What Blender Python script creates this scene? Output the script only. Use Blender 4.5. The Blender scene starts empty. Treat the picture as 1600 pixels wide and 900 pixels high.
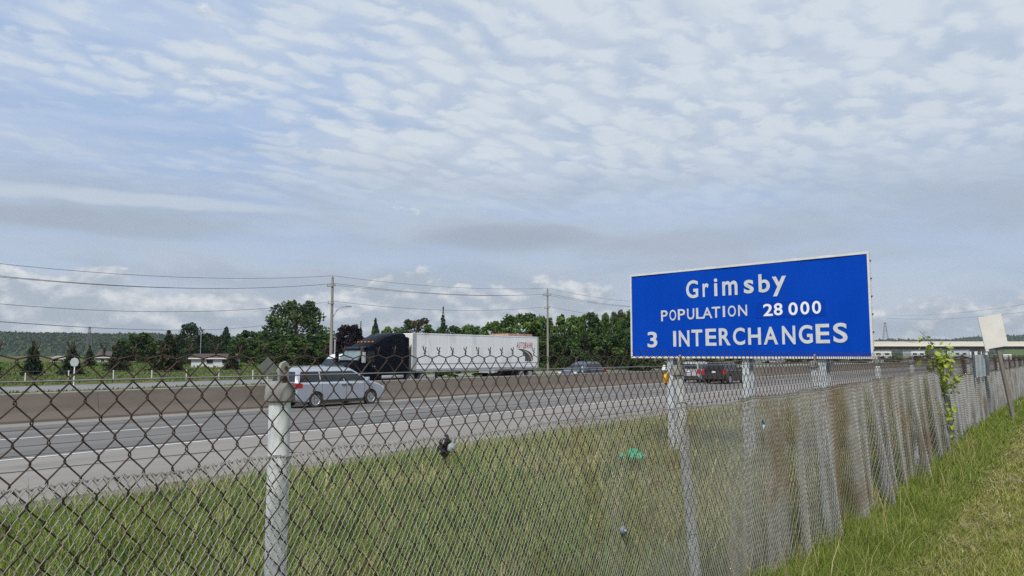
import bpy, bmesh, math, random
import numpy as np
from math import radians, sin, cos, pi
from mathutils import Vector, Matrix, noise as mnoise
random.seed(7); rng = np.random.default_rng(7)
SC = bpy.context.scene; COL = SC.collection

# ------------------------------------------------------------------ camera (x = along the road, y = across it, z up)
F, EYE = 1150.0, 1.62
TH = math.atan(105/F); PSI = math.atan(910/F*cos(TH))
FW = Vector((cos(PSI), sin(PSI), 0)); RT = Vector((sin(PSI), -cos(PSI), 0))
F3 = FW*cos(TH)+Vector((0, 0, sin(TH))); UP = -FW*sin(TH)+Vector((0, 0, cos(TH)))
CAM = Vector((0, 0, EYE))
cd = bpy.data.cameras.new('camera'); co = bpy.data.objects.new('camera', cd); COL.objects.link(co)
cd.sensor_width = 36; cd.lens = F/1600*36; cd.clip_start = .05; cd.clip_end = 20000
co.matrix_world = Matrix(((RT.x, UP.x, -F3.x, 0), (RT.y, UP.y, -F3.y, 0), (RT.z, UP.z, -F3.z, EYE), (0, 0, 0, 1)))
SC.camera = co
def ray(x, y): return F3+RT*((x-800)/F)+UP*((450-y)/F)
def onz(x, y, z): r = ray(x, y); return CAM+r*((z-EYE)/r.z)
def onv(x, y, v): r = ray(x, y); return CAM+r*(v/r.y)
def ond(x, y, d): return CAM+ray(x, y)*d

# ------------------------------------------------------------------ sky, sun, exposure
SUN_EL, SUN_AZ = radians(48), radians(200)     # direction towards the sun, azimuth from +x towards +y
W = bpy.data.worlds.new('World'); SC.world = W; W.use_nodes = True
nt = W.node_tree; nt.nodes.clear()
def N(t, typ, **kw):
    n = t.nodes.new(typ)
    for k, v in kw.items():
        if k.startswith('i_'):
            n.inputs[int(k[2:]) if k[2:].isdigit() else k[2:].replace('_', ' ')].default_value = v
        else: setattr(n, k, v)
    return n
def mth(t, op, a, b=None, c=None, clamp=False):
    n = t.nodes.new('ShaderNodeMath'); n.operation = op; n.use_clamp = clamp
    for i, x in enumerate((a, b, c)):
        if x is None: continue
        if isinstance(x, (int, float)): n.inputs[i].default_value = x
        else: t.links.new(x, n.inputs[i])
    return n.outputs[0]
def sstep(t, x, a, b, lo=0., hi=1.):
    n = t.nodes.new('ShaderNodeMapRange'); n.interpolation_type = 'SMOOTHSTEP'
    n.inputs[1].default_value = a; n.inputs[2].default_value = b; n.inputs[3].default_value = lo; n.inputs[4].default_value = hi
    t.links.new(x, n.inputs[0]); return n.outputs[0]
def mixc(t, f, a, b):
    n = t.nodes.new('ShaderNodeMix'); n.data_type = 'RGBA'
    for i, x in ((0, f), (6, a), (7, b)):
        if isinstance(x, (int, float)): n.inputs[i].default_value = x
        elif isinstance(x, tuple): n.inputs[i].default_value = (*x, 1)
        else: t.links.new(x, n.inputs[i])
    return n.outputs[2]
def comb(t, x, y, z=0.):
    n = t.nodes.new('ShaderNodeCombineXYZ')
    for i, v in enumerate((x, y, z)):
        if isinstance(v, (int, float)): n.inputs[i].default_value = v
        else: t.links.new(v, n.inputs[i])
    return n.outputs[0]
def noi(t, vec, scale, detail=4., rough=.55, dist=0.):
    n = t.nodes.new('ShaderNodeTexNoise'); n.inputs['Scale'].default_value = scale; n.inputs['Detail'].default_value = detail
    n.inputs['Roughness'].default_value = rough; n.inputs['Distortion'].default_value = dist
    if vec is not None: t.links.new(vec, n.inputs['Vector'])
    return n.outputs['Fac']
def build_sky():
    t = nt; L = t.links.new
    sky = N(t, 'ShaderNodeTexSky', sky_type='NISHITA', sun_disc=False, sun_elevation=SUN_EL, sun_rotation=pi/2-SUN_AZ,
            air_density=1.0, dust_density=.6, ozone_density=1.5, altitude=100)
    tc = N(t, 'ShaderNodeTexCoord'); sp = N(t, 'ShaderNodeSeparateXYZ'); L(tc.outputs['Generated'], sp.inputs[0])
    X, Y, Z = sp.outputs
    zz = mth(t, 'ADD', mth(t, 'MAXIMUM', Z, 0.), .10)
    # sheet coordinates of a cloud layer, turned so that axis a runs to the right of the view and b away from it
    a0 = mth(t, 'ADD', mth(t, 'MULTIPLY', X, RT.x), mth(t, 'MULTIPLY', Y, RT.y))
    b0 = mth(t, 'ADD', mth(t, 'MULTIPLY', X, FW.x), mth(t, 'MULTIPLY', Y, FW.y))
    a = mth(t, 'DIVIDE', a0, zz); b = mth(t, 'DIVIDE', b0, zz)
    el = mth(t, 'MULTIPLY', mth(t, 'ARCSINE', Z), 180/pi)
    az = mth(t, 'MULTIPLY', mth(t, 'ARCTAN2', a0, b0), 180/pi)
    P = comb(t, a, b, 0.)
    skyc = t.nodes.new('ShaderNodeVectorMath'); skyc.operation = 'SCALE'; L(sky.outputs[0], skyc.inputs[0]); skyc.inputs['Scale'].default_value = .10
    base = mixc(t, .6, skyc.outputs[0], (.27, .43, .73))
    warp = noi(t, P, 1.6, 3, .5); w2 = noi(t, comb(t, b, a, 4.), 2.2, 3, .5)
    wa = mth(t, 'ADD', a, mth(t, 'MULTIPLY', warp, .25)); wb = mth(t, 'ADD', b, mth(t, 'MULTIPLY', w2, .25))
    # thin veil with long soft streaks
    st = comb(t, mth(t, 'ADD', mth(t, 'MULTIPLY', wa, .55), mth(t, 'MULTIPLY', wb, .25)), mth(t, 'SUBTRACT', mth(t, 'MULTIPLY', wb, 1.3), mth(t, 'MULTIPLY', wa, .5)), 3.)
    veil = sstep(t, noi(t, st, 1.7, 7, .58, .4), .33, .66)
    veil = mth(t, 'ADD', mth(t, 'MULTIPLY', veil, .60), .30)
    c = mixc(t, veil, base, (.42, .515, .675))
    # cellular sheet: small rounded cells, in rows that run up to the right; denser to the right
    sa = mth(t, 'ADD', a, mth(t, 'MULTIPLY', warp, .16)); sb = mth(t, 'ADD', b, mth(t, 'MULTIPLY', w2, .16))
    ra = mth(t, 'ADD', mth(t, 'MULTIPLY', sa, .80), mth(t, 'MULTIPLY', sb, .60)); rb = mth(t, 'SUBTRACT', mth(t, 'MULTIPLY', sb, .80), mth(t, 'MULTIPLY', sa, .60))
    right = sstep(t, az, -26., -2.)
    high = sstep(t, el, 8., 16.)
    jit = noi(t, comb(t, ra, rb, 7.), 9., 4, .6)
    vo = t.nodes.new('ShaderNodeTexVoronoi'); vo.voronoi_dimensions = '2D'; vo.feature = 'SMOOTH_F1'; vo.inputs['Scale'].default_value = 12.; vo.inputs['Smoothness'].default_value = .55
    L(comb(t, mth(t, 'ADD', mth(t, 'MULTIPLY', ra, .60), mth(t, 'MULTIPLY', jit, .16)), mth(t, 'ADD', rb, mth(t, 'MULTIPLY', jit, .14)), 3.), vo.inputs['Vector'])
    cell = sstep(t, vo.outputs['Distance'], .62, .12)
    cells = noi(t, comb(t, mth(t, 'MULTIPLY', ra, .55), rb, 9.), 6.5, 4, .5)
    big = noi(t, comb(t, a, b, 2.6), 1.5, 4, .55)
    lit = mth(t, 'ADD', mth(t, 'ADD', mth(t, 'MULTIPLY', cell, .24), mth(t, 'MULTIPLY', cells, .56)), mth(t, 'MULTIPLY', jit, .30))
    cov = mth(t, 'ADD', mth(t, 'ADD', mth(t, 'MULTIPLY', lit, .45), mth(t, 'MULTIPLY', big, .75)), mth(t, 'MULTIPLY', mth(t, 'SUBTRACT', right, 1.), .27))
    cm = mth(t, 'MULTIPLY', sstep(t, cov, .24, .58), high)
    cc = mixc(t, sstep(t, lit, .26, .70), (.405, .48, .60), (.575, .63, .685))
    c = mixc(t, mth(t, 'MULTIPLY', cm, .92), c, cc)
    # grey layer that thickens towards the horizon, in long flat bands
    wob = mth(t, 'MULTIPLY', mth(t, 'SUBTRACT', noi(t, comb(t, mth(t, 'MULTIPLY', az, .03), mth(t, 'MULTIPLY', el, .06), 0.), 2., 4, .55), .5), .9)
    ab = comb(t, mth(t, 'MULTIPLY', az, .022), mth(t, 'ADD', mth(t, 'ADD', mth(t, 'MULTIPLY', el, .12), mth(t, 'MULTIPLY', az, .006)), wob), 1.)
    band = noi(t, ab, 2.0, 6, .52, .2)
    low = sstep(t, el, 19., 7.)
    gm = mth(t, 'MULTIPLY', sstep(t, band, .34, .60), low)
    gsh = noi(t, ab, 3.6, 5, .52, .2)
    c = mixc(t, mth(t, 'MULTIPLY', gm, .88), c, mixc(t, sstep(t, gsh, .33, .67), (.335, .39, .475), (.435, .50, .60)))
    c = mixc(t, mth(t, 'MULTIPLY', sstep(t, el, 15., 8.), .42), c, (.385, .44, .53))
    c = mixc(t, mth(t, 'MULTIPLY', sstep(t, el, 9., 1.5), .80), c, mixc(t, sstep(t, gsh, .35, .65), (.365, .425, .50), (.48, .54, .615)))
    # two flat dark lens clouds and a pale streak in the grey layer
    for a_, e_, wa_, we_, col, k_ in ((-.5, 9.2, 7.5, 1.25, (.315, .365, .44), .75), (-31., 9.0, 12., .9, (.325, .38, .465), .7), (-27., 10.6, 13., .55, (.52, .58, .655), .6), (14., 8.6, 10., 1.1, (.34, .39, .47), .5)):
        da = mth(t, 'DIVIDE', mth(t, 'SUBTRACT', az, a_), wa_); de = mth(t, 'DIVIDE', mth(t, 'ADD', mth(t, 'SUBTRACT', el, e_), mth(t, 'MULTIPLY', mth(t, 'SUBTRACT', gsh, .5), 1.6)), we_)
        rr = mth(t, 'ADD', mth(t, 'MULTIPLY', da, da), mth(t, 'MULTIPLY', de, de))
        c = mixc(t, mth(t, 'MULTIPLY', sstep(t, rr, 1.3, .1), k_), c, col)
    # heaped clouds standing on the horizon, more of them to the left
    hp = comb(t, mth(t, 'MULTIPLY', az, .12), mth(t, 'MULTIPLY', el, .19), 5.)
    puff = noi(t, hp, 1.6, 8, .56, .1)
    lim = mth(t, 'ADD', mth(t, 'MULTIPLY', sstep(t, el, 2.8, 8.0), .36), .31)
    side = sstep(t, az, 2., 14., 0., .14)
    pm = sstep(t, mth(t, 'SUBTRACT', mth(t, 'SUBTRACT', puff, lim), side), -.01, .06)
    hp2 = comb(t, mth(t, 'ADD', mth(t, 'MULTIPLY', az, .12), .03), mth(t, 'ADD', mth(t, 'MULTIPLY', el, .19), .12), 5.)
    shade = mth(t, 'SUBTRACT', puff, noi(t, hp2, 1.6, 8, .56, .1))
    pc = mixc(t, sstep(t, shade, -.06, .16), (.36, .41, .475), (.72, .73, .735))
    c = mixc(t, mth(t, 'MULTIPLY', pm, .80), c, pc)
    bg = N(t, 'ShaderNodeBackground'); bg.inputs[1].default_value = 1.0; L(c, bg.inputs[0])
    out = N(t, 'ShaderNodeOutputWorld'); L(bg.outputs[0], out.inputs[0])
build_sky()
sl = bpy.data.lights.new('sun', 'SUN'); sl.energy = 3.3; sl.angle = radians(11); sl.color = (1, .95, .87)
so = bpy.data.objects.new('sun', sl); COL.objects.link(so); so.location = (0, 0, 60)
sd = Vector((cos(SUN_AZ)*cos(SUN_EL), sin(SUN_AZ)*cos(SUN_EL), sin(SUN_EL)))
so.rotation_euler = sd.to_track_quat('Z', 'Y').to_euler()
SC.view_settings.view_transform = 'Standard'; SC.view_settings.look = 'None'; SC.view_settings.gamma = 1; SC.view_settings.exposure = .22
SC.view_settings.use_curve_mapping = False
SC.render.engine = 'CYCLES'; SC.cycles.max_bounces = 6; SC.cycles.sample_clamp_indirect = 3; SC.cycles.use_denoising = False

# ------------------------------------------------------------------ materials
MATS = {}
def mat(name, c1, c2=None, scale=5., rough=.7, metal=0., c3=None, s3=1., t3=(.5, .6), bump=0., bscale=None, bdist=.02, attr=None, stretch=(1, 1, 1), spec=.5, trans=0.):
    """procedural material: two noise-mixed colours, an optional third in patches, bump; attr = colour attribute that multiplies"""
    if name in MATS: return MATS[name]
    m = bpy.data.materials.new(name); m.use_nodes = True; t = m.node_tree; L = t.links.new
    b = t.nodes['Principled BSDF']; b.inputs['Roughness'].default_value = rough; b.inputs['Metallic'].default_value = metal
    b.inputs['Specular IOR Level'].default_value = spec
    tc = N(t, 'ShaderNodeTexCoord'); mp = N(t, 'ShaderNodeMapping'); L(tc.outputs['Object'], mp.inputs[0]); mp.inputs['Scale'].default_value = stretch
    v = mp.outputs[0]
    if c2 is None: c2 = tuple(x*.85 for x in c1)
    c = mixc(t, sstep(t, noi(t, v, scale, 6, .6), .34, .66), c1, c2)
    if c3 is not None: c = mixc(t, sstep(t, noi(t, v, s3, 5, .6, .3), *t3), c, c3)
    if attr:
        at = N(t, 'ShaderNodeVertexColor', layer_name=attr)
        n = t.nodes.new('ShaderNodeMix'); n.data_type = 'RGBA'; n.blend_type = 'MULTIPLY'; n.inputs[0].default_value = 1
        L(c, n.inputs[6]); L(at.outputs[0], n.inputs[7]); c = n.outputs[2]
    L(c, b.inputs['Base Color'])
    if bump:
        bn = N(t, 'ShaderNodeBump'); bn.inputs['Strength'].default_value = bump; bn.inputs['Distance'].default_value = bdist
        L(noi(t, v, bscale or scale*4, 5, .6), bn.inputs['Height']); L(bn.outputs[0], b.inputs['Normal'])
    if trans:
        tr = N(t, 'ShaderNodeBsdfTranslucent'); L(c, tr.inputs[0]); mx = N(t, 'ShaderNodeMixShader'); mx.inputs[0].default_value = trans
        L(b.outputs[0], mx.inputs[1]); L(tr.outputs[0], mx.inputs[2]); L(mx.outputs[0], t.nodes['Material Output'].inputs[0])
    MATS[name] = m; return m

# ------------------------------------------------------------------ mesh helpers
class MB:
    def __init__(s): s.v = []; s.f = []
    def add(s, vs, fs):
        o = len(s.v); s.v += [tuple(p) for p in vs]; s.f += [tuple(i+o for i in f) for f in fs]; return s
    def box(s, x0, x1, y0, y1, z0, z1):
        vs = [(x, y, z) for x in (x0, x1) for y in (y0, y1) for z in (z0, z1)]
        return s.add(vs, [(0, 1, 3, 2), (4, 6, 7, 5), (0, 4, 5, 1), (2, 3, 7, 6), (0, 2, 6, 4), (1, 5, 7, 3)])
    def bar(s, p, q, w, h=None, up=(0, 0, 1)):
        p, q = Vector(p), Vector(q); d = (q-p).normalized(); h = h or w
        a = d.cross(Vector(up)); a = a.normalized() if a.length > 1e-4 else Vector((1, 0, 0)); b = a.cross(d)
        vs = [c+a*i*w/2+b*j*h/2 for c in (p, q) for i, j in ((-1, -1), (1, -1), (1, 1), (-1, 1))]
        return s.add(vs, [(0, 1, 2, 3), (7, 6, 5, 4)]+[(i, i+4, (i+1) % 4+4, (i+1) % 4) for i in range(4)])
    def tube(s, pts, r, n=8, cap=True):
        pts = [Vector(p) for p in pts]; k = len(pts); rs = r if isinstance(r, (list, tuple)) else [r]*k; vs = []
        for i, p in enumerate(pts):
            d = (pts[min(i+1, k-1)]-pts[max(i-1, 0)]).normalized()
            a = d.cross(Vector((0, 0, 1)) if abs(d.z) < .9 else Vector((0, 1, 0))).normalized(); b = d.cross(a)
            vs += [p+(a*cos(2*pi*j/n)+b*sin(2*pi*j/n))*rs[i] for j in range(n)]
        fs = [(i*n+j, i*n+(j+1) % n, (i+1)*n+(j+1) % n, (i+1)*n+j) for i in range(k-1) for j in range(n)]
        if cap: fs += [tuple(range(n))[::-1], tuple(range((k-1)*n, k*n))]
        return s.add(vs, fs)
    def lathe(s, prof, axis='z', n=20, c=(0, 0, 0)):
        k = len(prof); vs = []
        for r, h in prof:
            for j in range(n):
                x, y = r*cos(2*pi*j/n), r*sin(2*pi*j/n)
                p = (x, y, h) if axis == 'z' else (x, h, y)
                vs.append((p[0]+c[0], p[1]+c[1], p[2]+c[2]))
        fs = [(i*n+j, i*n+(j+1) % n, (i+1)*n+(j+1) % n, (i+1)*n+j) for i in range(k-1) for j in range(n)]
        fs += [tuple(range(n))[::-1], tuple(range((k-1)*n, k*n))]
        return s.add(vs, fs)
    def prism(s, prof, y0, y1, b=0.):
        """side outline (x, z) carried across from y0 to y1, edges eased by b"""
        n = len(prof); cx = sum(p[0] for p in prof)/n; cz = sum(p[1] for p in prof)/n
        ex = max(abs(p[0]-cx) for p in prof); ez = max(abs(p[1]-cz) for p in prof)
        sm = [(cx+(x-cx)*(1-b/ex), cz+(z-cz)*(1-b/ez)) for x, z in prof]
        rings = [(y0, sm), (y0+b, prof), (y1-b, prof), (y1, sm)] if b else [(y0, prof), (y1, prof)]
        vs = [(x, y, z) for y, pr in rings for x, z in pr]
        fs = [(i*n+j, i*n+(j+1) % n, (i+1)*n+(j+1) % n, (i+1)*n+j) for i in range(len(rings)-1) for j in range(n)]
        fs += [tuple(range(n))[::-1], tuple(range((len(rings)-1)*n, len(rings)*n))]
        return s.add(vs, fs)
    def loft(s, rings, cap=True):
        n = len(rings[0]); vs = [p for r in rings for p in r]
        fs = [(i*n+j, i*n+(j+1) % n, (i+1)*n+(j+1) % n, (i+1)*n+j) for i in range(len(rings)-1) for j in range(n)]
        if cap: fs += [tuple(range(n))[::-1], tuple(range((len(rings)-1)*n, len(rings)*n))]
        return s.add(vs, fs)
    def mesh(s, name):
        me = bpy.data.meshes.new(name); me.from_pydata(s.v, [], s.f); me.update()
        bm = bmesh.new(); bm.from_mesh(me); bmesh.ops.recalc_face_normals(bm, faces=bm.faces); bm.to_mesh(me); bm.free()
        return me
def np_mesh(name, V, Fc, colr=None):
    """V (n,3), Fc (m,k) with k = 3 or 4; colr (n,3) point colours"""
    me = bpy.data.meshes.new(name); V = np.ascontiguousarray(V, np.float32); Fc = np.ascontiguousarray(Fc, np.int32); m, k = Fc.shape
    me.vertices.add(len(V)); me.vertices.foreach_set('co', V.ravel())
    me.loops.add(m*k); me.loops.foreach_set('vertex_index', Fc.ravel())
    me.polygons.add(m); me.polygons.foreach_set('loop_start', np.arange(0, m*k, k, dtype=np.int32))
    me.update(calc_edges=True)
    if colr is not None:
        a = me.color_attributes.new('tint', 'FLOAT_COLOR', 'POINT')
        a.data.foreach_set('color', np.c_[colr, np.ones(len(V))].astype(np.float32).ravel())
    return me
def obj(name, mb, m, parent=None, smooth=False, loc=None, rotz=0., label=None, kind=None):
    me = mb.mesh(name) if isinstance(mb, MB) else mb
    if m is not None and not me.materials: me.materials.append(m)
    if smooth is True: me.polygons.foreach_set('use_smooth', [True]*len(me.polygons))
    elif smooth:
        me.polygons.foreach_set('use_smooth', [True]*len(me.polygons)); me.set_sharp_from_angle(angle=radians(smooth))
    o = bpy.data.objects.new(name, me); COL.objects.link(o)
    if parent is not None: o.parent = parent
    if loc is not None: o.location = loc
    if rotz: o.rotation_euler.z = rotz
    if label: o['label'] = label
    if kind: o['kind'] = kind
    return o
def tag(o, label, cat, group=None):
    o['label'] = label; o['category'] = cat
    if group: o['group'] = group
    return o
def thing(name, label, cat, loc=(0, 0, 0), rotz=0., group=None):
    o = bpy.data.objects.new(name, None); COL.objects.link(o); o.location = loc; o.rotation_euler.z = rotz; o.empty_display_size = .2
    return tag(o, label, cat, group)
def copy_tree(o, parent=None):
    c = o.copy(); COL.objects.link(c)
    if parent is not None: c.parent = parent
    for ch in list(o.children): copy_tree(ch, c)
    return c

# ------------------------------------------------------------------ the lie of the land
VK = [-4000, -60, -6, 0, 3, 6.5, 11.6, 12.1, 18.1, 22.4, 26.2, 28.7, 29.4, 44.2, 46, 55.5, 56, 66, 68, 100, 140, 400, 5000]
ZK = [-1, -.4, -.05, 0, 0, -.06, -.555, -.58, -.58, -.57, -.60, -.677, -.677, -.65, -.72, -.80, -.82, -.82, -.72, -.15, 0, 0, 0]
def zg(u, v):
    z = np.interp(v, VK, ZK)
    k = np.clip((u-8)/9., 0, 1); k = k*k*(3-2*k)
    fr = np.clip((60-u)/30., 0, 1)
    near = np.clip((9-np.abs(v-1))/6., 0, 1)
    return z+.19*k*near*fr
def Z(u, v): return float(zg(u, v))

def sheet(name, us, vs, m, dz=0., kind='structure', bumpy=0.):
    U, V_ = np.meshgrid(np.array(us, float), np.array(vs, float), indexing='ij'); Zz = zg(U, V_)+dz
    if bumpy:
        Zz = Zz+bumpy*(np.sin(U*2.1+1.7*np.sin(V_*1.3))*np.cos(V_*2.7+np.sin(U*.9)))
    n, k = U.shape; idx = np.arange(n*k).reshape(n, k)
    Fc = np.stack([idx[:-1, :-1], idx[1:, :-1], idx[1:, 1:], idx[:-1, 1:]], -1).reshape(-1, 4)
    o = obj(name, np_mesh(name, np.stack([U, V_, Zz], -1).reshape(-1, 3), Fc), m, smooth=True)
    if kind: o['kind'] = kind
    return o
US = [-4000, -600, -120, -40]+list(range(-20, 70, 1))+[80, 100, 130, 180, 260, 400, 700, 1200, 2500, 6000]
M_soil = mat('grassy_ground', (.085, .095, .03), (.13, .115, .045), .35, .95, spec=.1, c3=(.05, .075, .022), s3=1.3, t3=(.45, .62), bump=.6, bscale=9)
def ground():
    vs = sorted(set([v for v in VK]+[1, 2, 4, 5, 7.5, 8.5, 9.5, 10.5, 48.4, 48.6, 50, 75, 82, 90, 115, 180, 250, 700, 1500]))
    U, V_ = np.meshgrid(np.array(US, float), np.array(vs, float), indexing='ij'); Zz = zg(U, V_)
    Zz = Zz-np.where((V_ > 12.0) & (V_ < 48.5), .06, 0)-np.where((V_ > 55.8) & (V_ < 66.2), .06, 0)
    n, k = U.shape; idx = np.arange(n*k).reshape(n, k)
    Fc = np.stack([idx[:-1, :-1], idx[1:, :-1], idx[1:, 1:], idx[:-1, 1:]], -1).reshape(-1, 4)
    o = obj('ground', np_mesh('ground', np.stack([U, V_, Zz], -1).reshape(-1, 3), Fc), M_soil, smooth=True); o['kind'] = 'structure'
ground()
M_asph = mat('lane_asphalt', (.145, .139, .133), (.185, .177, .168), 1.6, .85, c3=(.11, .107, .104), s3=.8, t3=(.44, .68), bump=.25, bscale=60, stretch=(.035, 1, 1), spec=.25)
M_shld = mat('shoulder_asphalt', (.215, .203, .188), (.25, .237, .22), 1.3, .9, c3=(.165, .158, .15), s3=.5, t3=(.52, .75), bump=.3, bscale=50, stretch=(.3, 1, 1), spec=.2)
M_far = mat('far_asphalt', (.17, .17, .168), (.2, .2, .198), .6, .9, stretch=(.1, 1, 1))
M_line = mat('road_paint', (.66, .66, .64), (.5, .5, .48), 6, .6, c3=(.3, .3, .29), s3=9, t3=(.55, .72))
UR = [-600, -120, -40]+list(range(-20, 120, 5))+[150, 200, 300, 500, 900, 2000]
sheet('road_shoulder', UR, [11.75, 12.1, 15, 18.1, 18.25], M_shld)
sheet('highway_lanes', UR, [18.25, 20, 22.4, 24.3, 26.2, 26.75], M_asph)
sheet('median_shoulder', UR, [26.75, 27.8, 28.75], M_shld)
sheet('far_carriageway', UR, [29.25, 29.4, 33, 37, 41, 44.2, 46, 48.4, 48.6], M_far)
sheet('service_road', UR, [55.8, 56, 61, 66, 66.2], M_far)
sheet('edge_line', UR, [18.03, 18.17], M_line, .006)
sheet('median_line', UR, [26.10, 26.2], mat('worn_paint', (.26, .25, .22), (.2, .2, .19), 3, .8), .006)
def tar_seam(u0, u1, v0, seed):
    r = np.random.default_rng(seed); n = 70; us = np.linspace(u0, u1, n); wv = v0+np.cumsum(r.normal(0, .035, n)); w = r.uniform(.02, .055, n)
    V = np.concatenate([np.stack([us, wv+s*w, zg(us, wv+s*w)+.009], 1) for s in (-1, 1)]); i = np.arange(n-1)
    obj('tar_seam', np_mesh('tar_seam', V, np.stack([i, i+1, i+n+1, i+n], 1)), mat('road_tar', (.045, .044, .043), (.07, .068, .066), 2, .7), kind='structure')
for q in ((-12, 60, 20.4, 1), (-8, 90, 24.9, 2), (5, 48, 16.1, 3), (-20, 24, 18.7, 4), (20, 80, 14.3, 5)): tar_seam(*q)
for k in range(-3, 26):
    a = 6.6+k*12.0
    sheet('lane_marking', [a, a+3, a+6.2 if k != 0 else a+6], [22.33, 22.47], M_line, .006)
sheet('gravel_strip', UR, [11.76, 12.25, 12.7], mat('road_gravel', (.16, .145, .12), (.21, .195, .165), 14, .95, c3=(.09, .09, .045), s3=1.1, t3=(.45, .6), bump=.8, bscale=70), .008)

# ------------------------------------------------------------------ median barrier
M_conc = mat('barrier_concrete', (.135, .112, .094), (.172, .146, .125), .7, .9, c3=(.115, .095, .08), s3=.35, t3=(.5, .66), bump=.3, bscale=25, stretch=(.35, 1, 2))
def barrier():
    t = thing('median_barrier', 'long brown concrete median wall between the two carriageways', 'barrier', (0, 28.98, -.68))
    prof = [(-.40, -.04), (-.40, .09), (-.30, .34), (-.15, .965), (-.12, .985), (.12, .985), (.15, .965), (.28, .30), (.40, .09), (.40, -.04)]
    base = None
    us = [(-30+6*i, -30+6*(i+1)) for i in range(38)]
    mb = MB(); mb.loft([[(x, p[0], p[1]) for p in prof] for x in (.006, 5.994)])
    me = mb.mesh('wall_section'); me.materials.append(M_conc)
    for a, b in us:
        o = bpy.data.objects.new('wall_section', me); COL.objects.link(o); o.parent = t; o.location = (a, 0, 0)
    mb = MB(); mb.loft([[(x, p[0], p[1]) for p in prof] for x in (0, 900)])
    obj('wall_section', mb, M_conc, t, loc=(198, 0, 0), kind='stuff')
    mb = MB(); mb.box(-30, 198, -.10, .10, .983, 1.0)
    obj('wall_cap', mb, mat('pale_cap', (.42, .40, .36), (.34, .32, .28), 2, .9), t)
    # drains and a small plate on the face
barrier()

# ------------------------------------------------------------------ chain link fence
M_rust = mat('rusty_wire', (.032, .021, .016), (.062, .034, .023), 30, .75, c3=(.17, .17, .165), s3=2.2, t3=(.60, .72), metal=.2)
M_zinc = mat('zinc_wire', (.335, .33, .305), (.26, .255, .235), 12, .55, c3=(.20, .155, .105), s3=1.15, t3=(.46, .68), metal=.2)
M_galv = mat('galvanised_steel', (.78, .80, .79), (.68, .70, .69), 7, .5, c3=(.45, .44, .40), s3=5, t3=(.58, .75), metal=.1)
M_cast = mat('weathered_cast_cap', (.30, .29, .265), (.235, .225, .205), 18, .75, c3=(.16, .11, .07), s3=9, t3=(.62, .75), metal=.2, bump=.4, bdist=.002)
M_stain = mat('rust_stain', (.22, .105, .045), (.15, .075, .035), 14, .9)
def folds(u, z, top):
    """sideways swell of the loose lower mesh (towards the lawn), growing to its foot"""
    a = np.interp(u, [-2, 3, 5, 6, 9, 13, 15, 60], [.012, .012, .03, .085, .135, .115, .065, .06])
    ph = u+.10*(1.3-z)
    f = np.tanh(1.9*np.sin(ph*8.3+1.6*np.sin(ph*2.1)+.8))*.55+np.sin(ph*14.1+2.*np.sin(ph*3.7))*.22+.35*np.sin(ph*3.1)
    g = np.clip((top-z)/1.25, 0, 1)
    return -(a*(.6+f)*(.18+.82*g))-.06*g*np.interp(u, [4, 7, 14, 20], [0, 1, 1, .3])
def ring_tube(P, r, m, rk=None):
    """P (k,3) polyline -> verts (k*m,3), faces"""
    k = len(P); d = np.gradient(P, axis=0); d /= np.linalg.norm(d, axis=1)[:, None]
    a = np.cross(d, np.array([0, 1., 0])); a /= np.linalg.norm(a, axis=1)[:, None]; b = np.cross(d, a)
    an = np.arange(m)*2*pi/m
    r = r if rk is None else (r*np.asarray(rk))[:, None, None]
    V = P[:, None, :]+r*(np.cos(an)[None, :, None]*a[:, None, :]+np.sin(an)[None, :, None]*b[:, None, :])
    i = np.arange(k-1)[:, None]*m; j = np.arange(m)[None, :]; j2 = (j+1) % m
    Fc = np.stack([i+j, i+j2, i+m+j2, i+m+j], -1).reshape(-1, 4)
    return V.reshape(-1, 3), Fc
def link_mesh(u0, u1, p, h, r, m, topf, botf, vbase, hook, spike, fold=None, jitter=0., thin=None):
    """interlocked zigzag wires: pitch p between knuckles of one row, diamond height h"""
    cols = int(round((u1-u0)/(p/2))); VV = []; FF = []; off = 0
    for i in range(cols):
        ua = u0+i*p/2; top = float(topf(ua)); bot = float(botf(ua))
        rows = int((top-bot)/(h/2)); pts = []
        odd = i % 2
        # twisted barb above the top row
        if spike:
            s = -1 if odd else 1
            cu = ua if not odd else ua+p/2      # wire meets its neighbour over this column
            for q, (du, dy, dz) in enumerate(((.008*s, .003, .052+.008*rng.random()), (.0035*s, .002, .042), (-.003*s, -.002, .034), (.003*s, .002, .026), (-.002*s, -.001, .018))):
                pts.append((cu+du, dy, top+h/2*spike+dz*spike*.8))
        for k in range(-1 if spike else 0, rows+1):
            rightside = (k % 2 == 1) != bool(odd)
            x = ua+(p/2 if rightside else 0); e = (hook if rightside else -hook)*1.
            z = top-k*h/2; y = r*.9 if rightside else -r*.9
            if m >= 4:
                pts.append((x+e*.8, y, z+h*.035)); pts.append((x+e*.8, -y, z-h*.035))
            else:
                pts.append((x+e, y*1.5, z))
                if thin is not None: pts.append((ua+p/4, 0, z-h/4))
        P = np.array(pts)
        if jitter: P[:, 0] += jitter*np.sin(P[:, 2]*23+ua*40)*.5+rng.normal(0, jitter*.35, len(P)); P[:, 2] += rng.normal(0, jitter*.35, len(P))
        P[:, 1] += vbase
        if fold is not None: P[:, 1] += fold(P[:, 0], P[:, 2], top)
        rk = None
        if thin is not None:
            rk = np.ones(len(P)); q0 = 5 if spike else 0; rk[q0+1::2] = thin
        V, Fc = ring_tube(P, r, m, rk); VV.append(V); FF.append(Fc+off); off += len(V)
    return np.concatenate(VV), np.concatenate(FF)
FENCE_V = 2.0
zline = lambda u: Z(u, 2.0)
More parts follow.
